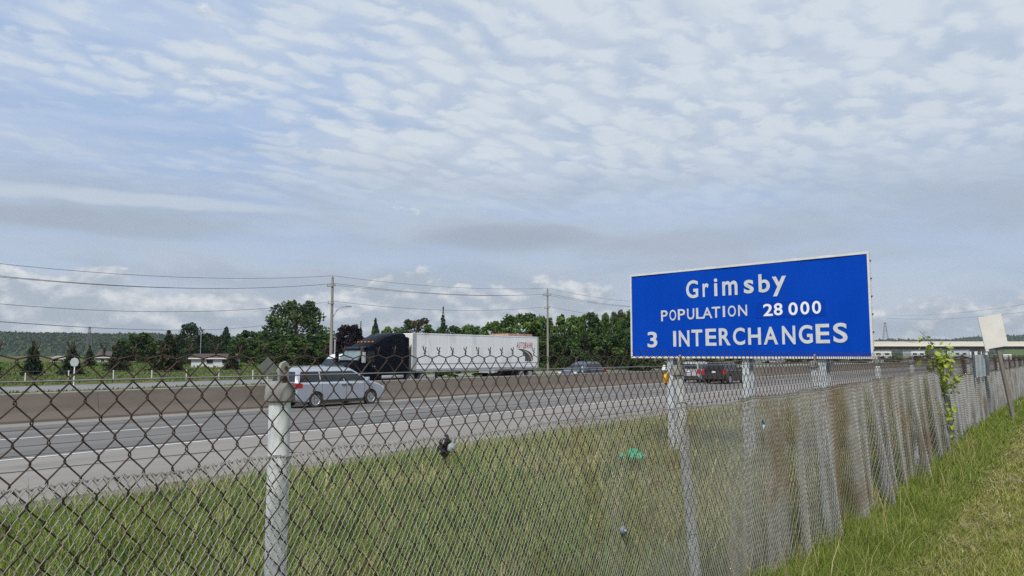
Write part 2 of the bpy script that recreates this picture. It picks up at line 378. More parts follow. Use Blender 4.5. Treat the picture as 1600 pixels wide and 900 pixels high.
wire_z = lambda u: np.interp(u, [-5, 6, 12, 20, 60], [1.562, 1.556, 1.55, 1.53, 1.5])
fine_top = lambda u: np.interp(u, [-5, 1, 6, 10, 12.5, 14, 20, 60], [1.315, 1.30, 1.285, 1.33, 1.33, 1.24, 1.20, 1.22])+.005*np.sin(u*5.1)+.004*np.sin(u*17)
def fence():
    t = thing('chain_link_fence', 'rusty chain link fence on pale pipe posts along the highway verge', 'fence', (0, FENCE_V, 0))
    off = np.array([0, FENCE_V, 0])
    segs = [link_mesh(-2.5, 6, .0755, .0955, .0021, 5, wire_z, lambda u: Z(u, 2)+.02, 1.952, .0022, 1, None, .0016),
            link_mesh(6, 13, .0755, .0955, .0021, 4, wire_z, lambda u: Z(u, 2)+.3, 1.952, .002, 1, None, .002),
            link_mesh(13, 46, .0755, .0955, .0021, 3, wire_z, lambda u: Z(u, 2)+.8, 1.952, .002, 1, lambda u, z, top: .025*np.sin(u*3.3+z*2), .004)]
    for V, Fc in segs:
        obj('chain_link_mesh', np_mesh('chain_link_mesh', V-off, Fc), M_rust, t, kind='stuff', label='rusty dark wide chain link mesh with twisted spikes')
    segs = [link_mesh(-1.2, 5, .024, .041, .00135, 4, fine_top, lambda u: Z(u, 2)-.01, 1.938, .0007, .35, folds, .0007),
            link_mesh(5, 12.5, .030, .074, .0036, 3, fine_top, lambda u: Z(u, 2)-.01, 1.936, .0007, .25, folds, .001, .62),
            link_mesh(12.5, 46, .036, .080, .0050, 3, fine_top, lambda u: Z(u, 2)-.01, 1.934, .001, .3, folds, .002, .7)]
    for k, (V, Fc) in enumerate(segs):
        obj('fine_wire_mesh', np_mesh('fine_wire_mesh', V-off, Fc), M_zinc if k < 2 else mat('far_zinc', (.33, .335, .335), (.24, .245, .245), 6, .6, c3=(.20, .165, .13), s3=1.6, t3=(.46, .68), metal=.2), t, kind='stuff', label='grey fine wire mesh over the lower part')
    # loose patch of fine mesh standing above the rest
    V, Fc = link_mesh(17.2, 19.9, .036, .075, .0045, 3, lambda u: 1.59, lambda u: 1.15, 1.90, .001, .3, lambda u, z, top: .05*np.sin(u*9), .002)
    obj('patch_mesh', np_mesh('patch_mesh', V-off, Fc), mat('bright_zinc', (.44, .48, .51), (.36, .40, .43), 10, .5, metal=.3), t, kind='stuff', label='grey mesh patch standing above the lower mesh')
    mb = MB(); mb.tube([(u, -.056, float(wire_z(u))) for u in np.linspace(-3, 46, 60)], .0022, 6)
    obj('tension_wire', mb, mat('tension_steel', (.30, .32, .33), (.22, .2, .19), 8, .5, metal=.4), t, smooth=True)
    posts = [(-1.5, -1.5, 1.50, .030), (1.37, 1.375, 1.53, .033), (4.17, 4.45, 1.55, .032), (6.94, 7.25, 1.56, .030), (9.45, 9.52, 1.56, .03), (11.5, 11.55, 1.55, .03)]
    posts += [(14.4+2.9*i, 14.4+2.9*i, 1.5, .03) for i in range(10)]
    for i, (ut, ub, h, r) in enumerate(posts):
        zb = zline(ub)-.3; loc = (ub, 0, zb)
        mb = MB(); tp = (ut-ub, 0, h-zb); mb.tube([(0, 0, 0), tuple(.5*x for x in tp), tp], r, 18)
        po = obj('post', mb, M_galv, t, smooth=40, loc=loc)
        # cap: wide cup, neck and the plate of the broken barbed wire arm
        c = MB(); x, _, z = tp
        c.lathe([(r*1.10, z-.055), (r*1.38, z-.05), (r*1.40, z-.044), (r*1.34, z-.01), (r*1.2, z+.004), (r*.5, z+.010)], n=20, c=(x, 0, 0))
        obj('post_cap', c, M_cast, po, smooth=35)
        if i < 6:
            d = MB(); d.prism([(x-.018, z-.004), (x-.020, z+.045), (x-.012, z+.066), (x+.004, z+.072), (x+.016, z+.062), (x+.018, z-.004)], -.022, -.010, .002)
            d.prism([(x-.020, z), (x-.020, z+.012), (x-.006, z+.012), (x-.006, z)], -.034, -.022, .001)
            obj('barb_arm_plate', d, M_cast, po)
            n = MB(); n.lathe([(.011, -.036), (.011, -.026), (.006, -.0225)], axis='y', n=6, c=(x-.008, 0, z+.016)); n.lathe([(.007, -.0235), (.005, -.0215)], axis='y', n=8, c=(x+.004, 0, z+.05))
            obj('bolt', n, mat('rusty_bolt', (.10, .05, .025), (.06, .035, .02), 40, .8), po)
        # tie wires
        for zt in ((h-.22, h-.62, h-1.02) if i < 6 else ()):
            w = MB(); f = (zt-zb)/(h-zb); cx = x*f
            w.tube([(cx+(r+.003)*cos(a), (r+.003)*sin(a), f*z+.006*sin(a*2)) for a in np.linspace(-3.4, .4, 14)]+[(cx+r+.02, -.045, f*z+.01)], .0016, 5)
            obj('tie_wire', w, M_cast, po)
        if i in (1, 2, 3):   # streak of rust down the right side
            w = MB(); ring = []; wide = 1.0 if i == 1 else 2.2
            for k in range(10):
                f = .05+.80*k/9; wd = .35+.25*sin(k*1.9)
                ring.append([(x*f+(r+.0012)*cos(a), (r+.0012)*sin(a), z*f) for a in ((-.75*wd-.1)*wide, -.1, .3)])
            vs = [p for q in ring for p in q]; w.add(vs, [(k*3+j, k*3+j+1, k*3+j+4, k*3+j+3) for k in range(9) for j in range(2)])
            obj('rust_streak', w, M_stain, po)
    # a second slim pipe beside the leaning post, with yellow tag and white insulator
    return t
FENCE = fence()

# ------------------------------------------------------------------ town sign
SL = Vector((11.56, 6.42, 1.57)); SR = Vector((10.93, 2.36, 1.57)); SW = (SR-SL).length; SH = 1.47
SX = (SR-SL).normalized(); SN = Vector((0, 0, 1)).cross(SX)*-1      # face normal, towards the traffic
if SN.dot(CAM-SL) < 0: SN = -SN
def on_sign(x, y):
    r = ray(x, y); tt = (SL-CAM).dot(SN)/r.dot(SN); p = CAM+r*tt-SL
    return p.dot(SX), p.z
M_white = mat('weathered_white', (.66, .66, .655), (.58, .58, .57), 7, .6, c3=(.42, .40, .36), s3=3, t3=(.6, .75))
M_blue = mat('sign_blue', (.001, .050, .40), (.0015, .056, .43), 2.5, .6, spec=.06, stretch=(1, 1, .25), c3=(.003, .068, .47), s3=6, t3=(.62, .75))
M_refl = mat('reflective_letters', (.60, .62, .64), (.52, .54, .56), 9, .45)
M_reflw = mat('new_reflective_letters', (.80, .81, .83), (.76, .77, .79), 9, .4)
def glyph(ch, bold):
    cu = bpy.data.curves.new('t', 'FONT'); cu.body = ch; cu.size = 1; cu.extrude = 0; cu.offset = bold; cu.resolution_u = 5
    o = bpy.data.objects.new('t', cu); COL.objects.link(o); dg = bpy.context.evaluated_depsgraph_get(); dg.update()
    me = bpy.data.meshes.new_from_object(o.evaluated_get(dg)); bpy.data.objects.remove(o); bpy.data.curves.remove(cu)
    V = np.array([v.co[:] for v in me.vertices]); fs = [tuple(p.vertices) for p in me.polygons]; bpy.data.meshes.remove(me)
    return V, fs
def sign():
    ang = math.atan2(SX.y, SX.x)
    t = thing('town_sign', 'large blue highway town sign reading Grimsby on three steel posts', 'sign', (*(SL.xy), 0), ang)
    # local axes: x along the sign, -y towards the reader or +y behind it
    back = 1 if Vector((-sin(ang), cos(ang), 0)).dot(SN) < 0 else -1
    z0 = SL.z
    p = MB()
    nseg = 24
    for k in range(nseg):   # slightly buckled panel, bottom edge to top edge
        a, b = SW*k/nseg, SW*(k+1)/nseg
        w = lambda x: .006*sin(x*4.1)
        p.add([(a, w(a), z0+.03), (b, w(b), z0+.03), (b, w(b), z0+SH-.03), (a, w(a), z0+SH-.03), (a, w(a)+.02*back, z0+.03), (b, w(b)+.02*back, z0+.03), (b, w(b)+.02*back, z0+SH-.03), (a, w(a)+.02*back, z0+SH-.03)],
              [(0, 1, 2, 3), (7, 6, 5, 4), (3, 2, 6, 7), (0, 4, 5, 1)])
    obj('panel', p, M_blue, t, smooth=30)
    f = MB(); e = -.012*back
    for k in range(nseg):
        a, b = SW*k/nseg, SW*(k+1)/nseg; j = .006*math.sin(k*2.3)
        f.box(a, b, min(e, .03*back), max(e, .03*back), z0+SH-.028, z0+SH+.004+j*.6)
    f.box(0, SW, min(e, .03*back), max(e, .03*back), z0, z0+.03)
    f.box(-.004, .024, min(e-.001*back, .031*back), max(e-.001*back, .031*back), z0-.002, z0+SH+.004)
    f.box(SW-.024, SW+.004, min(e-.001*back, .031*back), max(e-.001*back, .031*back), z0-.002, z0+SH+.004)
    obj('border', f, M_white, t)
    # lettering, each character in its measured box (pixels of an enlargement of the photograph, 3.6 x, origin 960,370)
    rows = [('Grimsby', [(405, 472, 245, 346), (497, 531, 262, 338), (560, 579, 234, 334), (606, 692, 248, 329), (728, 784, 242, 319), (811, 875, 209, 313), (888, 967, 222, 334)], M_refl, .020),
            ('POPULATION', None, M_refl, .012),
            ('28000', [(838, 892, 377, 446), (898, 947, 373, 442), (980, 1031, 369, 441), (1046, 1096, 364, 437), (1111, 1161, 360, 433)], M_reflw, .018),
            ('3INTERCHANGES', [(186, 241, 534, 623), (332, 349, 530, 618), (364, 424, 527, 618), (436, 496, 522, 616), (513, 573, 517, 613), (587, 653, 514, 611), (666, 734, 511, 609), (752, 825, 511, 607), (840, 921, 506, 606), (944, 1018, 501, 605), (1037, 1114, 496, 601), (1131, 1209, 490, 599), (1229, 1310, 484, 596)], M_refl, .022)]
    for txt, boxes, m, bold in rows:
        if boxes is None:
            xs = [263, 311, 359, 411, 461, 496, 548, 609, 638, 696]; xe = [301, 349, 400, 451, 506, 551, 596, 622, 683, 747]
            boxes = [(a, b, 414-(a-263)*.072, 475-(a-263)*.068) for a, b in zip(xs, xe)]
        for ch, (x0, x1, y0, y1) in zip(txt, boxes):
            s0, t1 = on_sign(960+x0/3.6, 370+y0/3.6); s1, t1b = on_sign(960+x1/3.6, 370+y0/3.6)
            _, t0 = on_sign(960+(x0+x1)/7.2, 370+y1/3.6); _, t1 = on_sign(960+(x0+x1)/7.2, 370+y0/3.6)
            V, fs = glyph(ch, bold)
            lo, hi = V.min(0), V.max(0); sx = (s1-s0)/(hi[0]-lo[0]); sz = (t1-t0)/(hi[1]-lo[1])
            q = MB(); n = len(V)
            P = [(s0+(a[0]-lo[0])*sx, z0+t0+(a[1]-lo[1])*sz) for a in V]
            q.add([(x, -.0085*back+.006*sin(x*4.1), z) for x, z in P], fs)
            bm_me = q.mesh('letter')
            if bm_me.polygons[0].normal.y*back > 0: bm_me.flip_normals()
            obj('letter', bm_me, m, t)
    # newer patch under the population number
    (sa, ta), (sb, tb) = on_sign(960+800/3.6, 370+460/3.6), on_sign(960+1185/3.6, 370+350/3.6)
    q = MB(); q.box(sa, sb, *sorted((-.0075*back, .0)), z0+ta-.0, z0+tb)
    q2 = MB(); ns = 10
    for k in range(ns):
        a, b = sa+(sb-sa)*k/ns, sa+(sb-sa)*(k+1)/ns; w = lambda x: .006*sin(x*4.1)-.003*back
        q2.add([(a, w(a), z0+ta), (b, w(b), z0+ta), (b, w(b), z0+tb), (a, w(a), z0+tb)], [(0, 1, 2, 3)])
    obj('overlay_plate', q2, mat('newer_sign_blue', (.001, .042, .36), (.001, .046, .38), 3, .55, spec=.08), t, label='darker blue plate behind the population figure')
    for k in range(6):
        q = MB(); zz = z0+.12+k*.245
        q.lathe([(.011, 0), (.013, .006), (.006, .02)], axis='z', n=8); 
        me = q.mesh('edge_bolt'); o = obj('edge_bolt', me, mat('dark_bolt', (.03, .03, .03), (.05, .04, .035), 20, .6), t, loc=(SW+.004, .012*back, zz)); o.rotation_euler.y = pi/2
    for s in (.78, 2.18, 3.38):       # H-section posts behind the panel
        q = MB(); zb = -.45; y = .035*back
        ya, yb = sorted((y, y+.007*back)); q.box(s-.06, s+.06, ya, yb, zb, z0+SH-.1)
        ya, yb = sorted((y+.007*back, y+.133*back)); q.box(s-.004, s+.004, ya, yb, zb, z0+SH-.1)
        ya, yb = sorted((y+.133*back, y+.14*back)); q.box(s-.06, s+.06, ya, yb, zb, z0+SH-.1)
        obj('post', q, mat('sign_post_steel', (.60, .64, .66), (.50, .54, .57), 5, .5, metal=.3, c3=(.3, .33, .36), s3=20, t3=(.55, .65)), t)
sign()

# ------------------------------------------------------------------ wheels and cars
M_tyre = mat('tyre_rubber', (.022, .022, .023), (.035, .034, .033), 20, .85)
M_rim = mat('alloy_rim', (.50, .50, .51), (.4, .4, .41), 20, .35, metal=.6)
M_glass = mat('dark_glass', (.018, .024, .03), (.012, .016, .02), 2, .08)
M_trim = mat('black_trim', (.02, .02, .021), (.03, .03, .03), 15, .6)
M_red = mat('tail_red', (.5, .012, .012), (.36, .008, .01), 30, .25)
M_lamp = mat('clear_lamp', (.7, .72, .74), (.55, .57, .6), 30, .15)
def paint(name, c, rough=.3, metal=.0, dirt=(.14, .13, .115), spec=.5):
    return mat(name, c, tuple(x*.93 for x in c), 3, rough, metal, spec=spec, c3=tuple(.72*a+.28*b for a, b in zip(c, dirt)), s3=2.2, t3=(.5, .75))
WHEEL_ME = {}
def wheel(parent, x, y, R, wd, side, rimmat=None):
    key = (R, wd, side)
    if key not in WHEEL_ME:
        a = MB(); pr = [(R*.60, -wd/2*.8), (R*.66, -wd/2), (R*.93, -wd/2), (R, -wd*.33), (R*.995, 0), (R, wd*.33), (R*.93, wd/2), (R*.66, wd/2), (R*.60, wd/2*.8)]
        a.lathe(pr, axis='y', n=26); me1 = a.mesh('wheel'); me1.materials.append(M_tyre)
        b = MB(); s = side*wd/2
        b.lathe([(R*.655, s*.80), (R*.665, s*1.02), (R*.60, s*1.03), (R*.56, s*.86), (R*.05, s*.74)] if side > 0 else [(R*.05, s*.74), (R*.56, s*.86), (R*.60, s*1.03), (R*.665, s*1.02), (R*.655, s*.80)], axis='y', n=26)
        for k in range(10):
            an = 2*pi*k/10+.1; c_, s_ = cos(an), sin(an)
            b.bar((R*.12*c_, s*.95, R*.12*s_), (R*.60*c_, s*1.0, R*.60*s_), R*.07, wd*.06, up=(0, 1, 0))
        b.lathe([(R*.13, s*.76), (R*.14, s*1.0), (R*.04, s*1.03)] if side > 0 else [(R*.04, s*1.03), (R*.14, s*1.0), (R*.13, s*.76)], axis='y', n=12)
        me2 = b.mesh('rim'); WHEEL_ME[key] = (me1, me2)
    m1, m2 = WHEEL_ME[key]
    if not m2.materials: m2.materials.append(rimmat or M_rim)
    o = obj('wheel', m1, None, parent, smooth=35, loc=(x, y, R)); obj('rim', m2, None, o)
    return o
def arch(cx, cz, R, n=9, lo=None):
    a0 = math.asin((lo-cz)/R) if lo is not None else 0
    return [(cx+R*cos(a), cz+R*sin(a)) for a in np.linspace(a0, pi-a0, n)]
def car(name, label, cat, loc, rotz, P, body, group=None):
    t = thing(name, label, cat, loc, rotz, group)
    r, f, w = P['rear'], P['front'], P['w']; ra, fa, R = P['ra'], P['fa'], P['R']; zb = P['belt']; gx = P['glass']  # belt rear, belt front, top front, top rear
    zt, zr = P['ztop'], P['roof']; wt = P['wt']; hood = P['hood']; AR = R+.07
    prof = [(r+.10, .36), (r, .50), (r-.0, .72), (r+.06, zb-.12), (gx[0]-.02, zb)]
    prof += [((gx[0]+gx[1])/2, zb-.01), (gx[1], zb-.035)] + hood + [(f-.01, .34), (f-.16, .25)]
    prof += arch(fa, R*.98, AR, lo=.25)+[(fa-AR-.05, .21), (ra+AR+.05, .21)]+arch(ra, R*.98, AR, lo=.25)+[(r+.22, .28)]
    b = MB(); b.prism(prof, -w, w, .07)
    obj('body', b, body, t, smooth=32)
    u = MB(); u.box(ra-.3, fa+.3, -w+.16, w-.16, .20, .62); u.box(r+.3, f-.3, -w+.24, w-.24, .27, .6)
    obj('underbody', u, M_trim, t)
    wb = w-.06
    def ring(x0, x1, hw, z, c=.08): return [(x0, -hw+c, z), (x0+c, -hw, z), (x1-c, -hw, z), (x1, -hw+c, z), (x1, hw-c, z), (x1-c, hw, z), (x0+c, hw, z), (x0, hw-c, z)]
    g = MB(); g.loft([ring(gx[0], gx[1], wb, zb-.03), ring(gx[3]-.03, gx[2]+.05, wt+.03, zt), ring(gx[3]+.10, gx[2]-.12, wt-.05, zt+(zr-zt)*.75), ring(gx[3]+.45, gx[2]-.5, wt-.25, zr)])
    obj('roof', g, body, t, smooth=40)
    def sidey(z): k = (z-zb+.03)/(zt-zb+.03); return wb+(wt+.03-wb)*k
    def xr(z): k = (z-zb)/(zt-zb); return gx[0]+(gx[3]-gx[0])*k
    def xf(z): k = (z-zb)/(zt-zb); return gx[1]+(gx[2]-gx[1])*k
    z0, z1 = zb+.015, zt-.045; cuts = P['cuts']
    for sgn in (-1, 1):
        xs = [None]+cuts+[None]
        for i in range(len(xs)-1):
            a, b_ = xs[i], xs[i+1]
            q = [((xr(z0)+.16 if a is None else a+.03), z0), ((xf(z0)-.22 if b_ is None else b_-.03), z0), ((xf(z1)-.16 if b_ is None else b_-.03), z1), ((xr(z1)+.16 if a is None else a+.03), z1)]
            m = MB(); m.add([(x, sgn*(sidey(z)+.006), z) for x, z in q]+[(x, sgn*(sidey(z)-.02), z) for x, z in q], [(0, 1, 2, 3), (7, 6, 5, 4)]+[(k, k+4, (k+1) % 4+4, (k+1) % 4) for k in range(4)])
            obj('side_window', m, M_glass, t)
        for hx in P['handles']:
            m = MB(); m.box(hx-.11, hx+.11, *sorted((sgn*(w-.005), sgn*(w+.03))), zb-.16, zb-.125); obj('door_handle', m, P.get('hmat', body), t)
        for dx in P['seams']:
            m = MB(); m.box(dx-.006, dx+.006, *sorted((sgn*(w-.03), sgn*(w+.0025))), .33, zb-.05); obj('door_seam', m, M_trim, t)
        m = MB(); m.prism([(gx[1]-.50, zb+.02), (gx[1]-.34, zb+.02), (gx[1]-.36, zb+.17), (gx[1]-.48, zb+.17)], *sorted((sgn*(w-.02), sgn*(w+.20))), .03); obj('mirror', m, body, t, smooth=40)
        m = MB(); m.box(r-.012, r+.34, *sorted((sgn*(w-.16), sgn*(w+.008))), zb-.22, zb-.03) if not P.get('tallight') else m.box(r-.012, r+.16, *sorted((sgn*(w-.18), sgn*(w+.008))), zb-.34, zb+.02)
        obj('tail_light', m, M_red, t)
        m = MB(); hl = P['lamp']; m.box(hl[0], hl[1], *sorted((sgn*(w-.34), sgn*(w-.01))), hl[2], hl[3]); obj('headlight', m, M_lamp, t)
        if P.get('rails'):
            m = MB(); m.tube([(gx[3]+.25, sgn*(wt-.07), zr-.05), (gx[3]+.4, sgn*(wt-.07), zr+.04), (gx[2]-.5, sgn*(wt-.07), zr+.04), (gx[2]-.3, sgn*(wt-.07), zr-.05)], .018, 6); obj('roof_rail', m, M_rim, t)
        m = MB(); m.box(ra+AR, fa-AR, *sorted((sgn*(w-.05), sgn*(w+.012))), .22, .34); obj('sill_trim', m, P.get('sill', M_trim), t)
    def endglass(nm, xa, xb, sg):
        k0, k1 = .12, .90
        za, zc = zb+(zt-zb)*k0, zb+(zt-zb)*k1; x0, x1 = xa+(xb-xa)*k0, xa+(xb-xa)*k1; h0, h1 = sidey(za)-.10, sidey(zc)-.10
        m = MB(); o = sg*.03
        vs = [(x0+o, -h0, za), (x0+o, h0, za), (x1+o, h1, zc), (x1+o, -h1, zc)]; m.add(vs+[(x-sg*.05, y, z) for x, y, z in vs], [(0, 1, 2, 3), (7, 6, 5, 4)]+[(k, k+4, (k+1) % 4+4, (k+1) % 4) for k in range(4)])
        obj(nm, m, M_glass, t)
    endglass('windshield', gx[1], gx[2], 1); endglass('rear_window', gx[0], gx[3], -1)
    m = MB(); m.box(r-.03, r+.2, -w+.12, w-.12, .40, .56); obj('rear_bumper', m, P.get('bump', M_trim), t)
    m = MB(); m.box(f-.2, f+.015, -w+.45, w-.45, .42, .62); obj('grille', m, M_trim, t)
    m = MB(); m.box(r-.02, r+.02, -.16, .16, zb-.22, zb-.10); obj('licence_plate', m, M_white, t)
    for x in (ra, fa):
        for sgn in (-1, 1): wheel(t, x, sgn*(w-.105), R, .21, sgn, P.get('rim'))
    return t
VAN = dict(rear=-2.56, front=2.36, w=.985, ra=-1.53, fa=1.53, R=.345, belt=1.10, glass=(-2.50, 1.62, .62, -2.34), ztop=1.60, roof=1.72, wt=.72,
           hood=[(2.0, .97), (2.25, .84), (2.35, .62)], cuts=[-1.25, .02], handles=[-.05, .28], seams=[-1.22, .10, 1.12], lamp=(2.0, 2.28, .70, .84), rails=True, hmat=M_trim)
SUV = dict(rear=-2.25, front=2.35, w=.93, ra=-1.33, fa=1.38, R=.36, belt=1.08, glass=(-2.2, 1.05, .35, -1.95), ztop=1.56, roof=1.67, wt=.66,
           hood=[(1.6, 1.02), (2.15, .92), (2.33, .66)], cuts=[-1.05, -.12], handles=[-.9, .1], seams=[-1.0, .0, .95], lamp=(1.98, 2.28, .72, .88), rails=True, tallight=True)
SEDAN = dict(rear=-2.3, front=2.35, w=.90, ra=-1.35, fa=1.4, R=.32, belt=.93, glass=(-1.75, 1.15, .35, -1.2), ztop=1.34, roof=1.43, wt=.62,
             hood=[(1.7, .86), (2.2, .74), (2.33, .55)], cuts=[-.35], handles=[-.9, .1], seams=[-.85, .1, .95], lamp=(2.0, 2.3, .58, .70))
P_silver = paint('silver_paint', (.36, .39, .445), .28, .15)
van_c = (21.22, 27.13)
car('minivan', 'silver minivan with red tail light driving beside the concrete median wall', 'minivan', (*van_c, -.632), 0, VAN, P_silver)
car('suv', 'pale silver suv with lit red tail light seen from behind in the left lane', 'suv', (58.2, 25.9, -.60), 0, SUV, paint('pale_silver_paint', (.36, .365, .39), .3, .1), 'vehicles driving away on the near carriageway')
S2 = dict(SUV); S2['rails'] = False
car('suv', 'black suv driving away beside the pale silver suv', 'suv', (56.3, 22.95, -.575), 0, S2, paint('black_paint', (.022, .023, .026), .25), 'vehicles driving away on the near carriageway')
car('suv', 'dark blue grey suv facing left above the median wall, right of the trailer', 'suv', (54.5, 35.2, -.655), pi, dict(SUV, rear=-2.45, front=2.5), paint('slate_paint', (.07, .085, .125), .25, .1), 'vehicles on the far carriageway')
WVAN = dict(rear=-2.9, front=2.7, w=1.0, ra=-1.75, fa=1.75, R=.36, belt=1.42, glass=(-2.85, 2.05, 1.05, -2.75), ztop=2.28, roof=2.45, wt=.86,
            hood=[(2.3, 1.25), (2.6, 1.05), (2.68, .7)], cuts=[-.6, .7], handles=[.5], seams=[.3, 1.5], lamp=(2.3, 2.62, .85, 1.05))
car('van', 'white van mostly hidden between the minivan roof and the black truck cab', 'van', (onv(511, 566, 45.1).x+2.7, 46.1, -.715), pi, WVAN, paint('white_paint', (.7, .71, .73), .3), 'vehicles on the far carriageway')
for k, (px, y, lab, c) in enumerate([(1372, 569.5, 'small white car far down the highway under the right edge of the blue sign', (.72, .72, .74)), (1292, 571, 'small dark blue car far down the highway between the blue sign posts', (.05, .07, .16)), (1213, 570, 'small grey car far down the highway between two sign posts', (.3, .3, .31))]):
    p = onz(px, y, -.6); car('sedan', lab, 'car', (p.x, p.y, -.6), 0, SEDAN, paint('far_car_paint_'+('white', 'blue', 'grey')[k], c), 'vehicles driving away on the near carriageway')

# ------------------------------------------------------------------ truck and trailer
M_cab = paint('black_cab_paint', (.004, .005, .010), .4, 0, dirt=(.008, .008, .008), spec=.06)
M_box = mat('trailer_white', (.78, .785, .785), (.72, .73, .735), .9, .45, c3=(.52, .52, .51), s3=.5, t3=(.55, .75), stretch=(1, 1, .4))
M_alu = mat('aluminium', (.55, .56, .57), (.45, .46, .47), 8, .35, metal=.6)
TRUCK_Z = -.655
def tractor():
    t = thing('truck_tractor', 'black sleeper cab truck pulling the long white trailer', 'truck', (32.65, 42.1, TRUCK_Z), pi)   # local +x is forwards; origin at the front bumper
    X = lambda *a: [(-x, z) for x, z in a]
    b = MB()
    def sec(x, w, z0, zs, z1, c=.22):    # rounded upright section at distance x behind the bumper
        return [(-x, -w, z0), (-x, w, z0), (-x, w, zs), (-x, w-c*.35, z1-c*.28), (-x, w-c, z1), (-x, -w+c, z1), (-x, -w+c*.35, z1-c*.28), (-x, -w, zs)]
    b.loft([sec(.16, .80, .55, .9, 1.25), sec(.35, .92, .55, 1.0, 1.42), sec(.9, 1.0, .62, 1.15, 1.60), sec(1.55, 1.08, .62, 1.3, 1.78), sec(1.95, 1.12, .62, 1.4, 1.86)])
    obj('hood', b, M_cab, t, smooth=40)
    b = MB()
    b.loft([sec(1.75, 1.14, .62, 1.55, 1.80, .12), sec(2.15, 1.18, .62, 1.9, 2.28, .2), sec(2.55, 1.2, .62, 2.4, 2.78, .24), sec(3.4, 1.24, .62, 2.7, 3.25, .35), sec(4.3, 1.25, .62, 3.0, 3.70, .42), sec(5.2, 1.26, .62, 3.4, 3.93, .40), sec(6.0, 1.27, .62, 3.5, 3.98, .34), sec(6.25, 1.25, .62, 3.45, 3.92, .34)])
    obj('cab', b, M_cab, t, smooth=42)
    for s in (-1, 1):
        b = MB(); b.loft([[(-6.2, s*1.18, .9), (-6.2, s*1.27, .9), (-6.2, s*1.27, 3.6), (-6.2, s*1.18, 3.7)], [(-6.55, s*1.19, .9), (-6.55, s*1.26, .9), (-6.55, s*1.26, 3.55), (-6.55, s*1.19, 3.6)]])
        obj('side_fairing', b, M_cab, t)
    # windshield on the sloped front, slightly proud
    g = MB(); vs = [(-1.80, -1.02, 1.90), (-1.80, 1.02, 1.90), (-2.44, .98, 2.70), (-2.44, -.98, 2.70)]
    vs = [(x+.08, y, z+.03) for x, y, z in vs]; g.add(vs+[(x-.10, y, z-.05) for x, y, z in vs], [(0, 1, 2, 3), (7, 6, 5, 4)]+[(k, k+4, (k+1) % 4+4, (k+1) % 4) for k in range(4)])
    obj('windshield', g, mat('cab_windshield', (.16, .22, .23), (.10, .14, .15), 1.2, .06), t)
    v = MB(); v.prism([(-2.10, 2.76), (-2.20, 2.70), (-2.62, 2.80), (-2.62, 2.90)], -1.12, 1.12, .02); obj('sun_visor', v, M_cab, t)
    for s in (-1, 1):
        g = MB(); q = [(-2.25, 1.78), (-3.15, 1.78), (-3.15, 2.55), (-2.62, 2.55)]
        g.add([(x, s*(1.235 if z < 2 else 1.238), z) for x, z in q]+[(x, s*1.15, z) for x, z in q], [(0, 1, 2, 3), (7, 6, 5, 4)]+[(k, k+4, (k+1) % 4+4, (k+1) % 4) for k in range(4)]); obj('side_window', g, M_glass, t)
        m = MB(); m.box(-2.02, -1.86, *sorted((s*1.36, s*1.60)), 1.75, 2.5); m.bar((-2.1, s*1.2, 2.35), (-1.95, s*1.40, 2.35), .04); m.bar((-2.1, s*1.2, 1.9), (-1.95, s*1.40, 1.9), .04); obj('mirror', m, M_alu if s > 0 else M_cab, t)
        m = MB(); m.prism([(-.12, .95), (-.55, 1.02), (-.75, 1.22), (-.3, 1.2)], *sorted((s*.72, s*1.02)), .03); obj('headlight', m, M_lamp, t)
        m = MB(); m.lathe([(.30, -1.1), (.33, -1.06), (.33, 1.06), (.30, 1.1)], axis='z', n=18); me = m.mesh('fuel_tank'); o = obj('fuel_tank', me, M_alu, t, smooth=40, loc=(-4.9, s*.98, .70)); o.rotation_euler.y = pi/2
        m = MB(); m.prism([(-2.4, .45), (-6.2, .45), (-6.2, .95), (-2.4, .95)], *sorted((s*1.20, s*1.285)), .02); obj('side_skirt', m, M_cab, t)
        m = MB(); m.box(-3.2, -2.95, *sorted((s*1.24, s*1.29)), 1.45, 1.50); obj('door_handle', m, M_alu, t)
        m = MB(); m.prism(arch(-1.25, .50, .66, 10)+arch(-1.25, .50, .58, 10)[::-1], *sorted((s*.86, s*1.23)), 0); obj('mudguard', m, M_cab, t)
        w = wheel(t, -1.25, s*1.05, .50, .30, s, M_alu)
        for x in (-6.75, -8.05): wheel(t, x, s*.98, .50, .56, s, M_alu)
    m = MB(); m.prism([(0, .35), (-.05, .75), (-.30, .80), (-.9, .75), (-.9, .40), (-.2, .30)], -1.2, 1.2, .06); obj('bumper', m, mat('maroon_bumper', (.055, .022, .03), (.04, .02, .026), 3, .35), t, smooth=40)
    m = MB(); m.box(-.22, -.11, -.62, .62, .82, 1.24); obj('grille', m, M_trim, t)
    for k in range(5):
        m = MB(); m.box(-.115, -.095, -.58, .58, .88+k*.07, .90+k*.07); obj('grille_bar', m, M_alu, t)
    m = MB(); m.box(-8.7, -1.0, -.45, -.33, .80, 1.05); m.box(-8.7, -1.0, .33, .45, .80, 1.05); m.lathe([(.5, 1.05), (.5, 1.12)], n=16, c=(-7.4, 0, 0)); obj('chassis', m, M_trim, t)
    for y in (-.8, -.4, 0, .4, .8):
        m = MB(); m.box(-3.42, -3.30, y-.06, y+.06, 3.22, 3.30); obj('marker_light', m, mat('amber', (.6, .25, .02), None, 5, .3), t)
tractor()
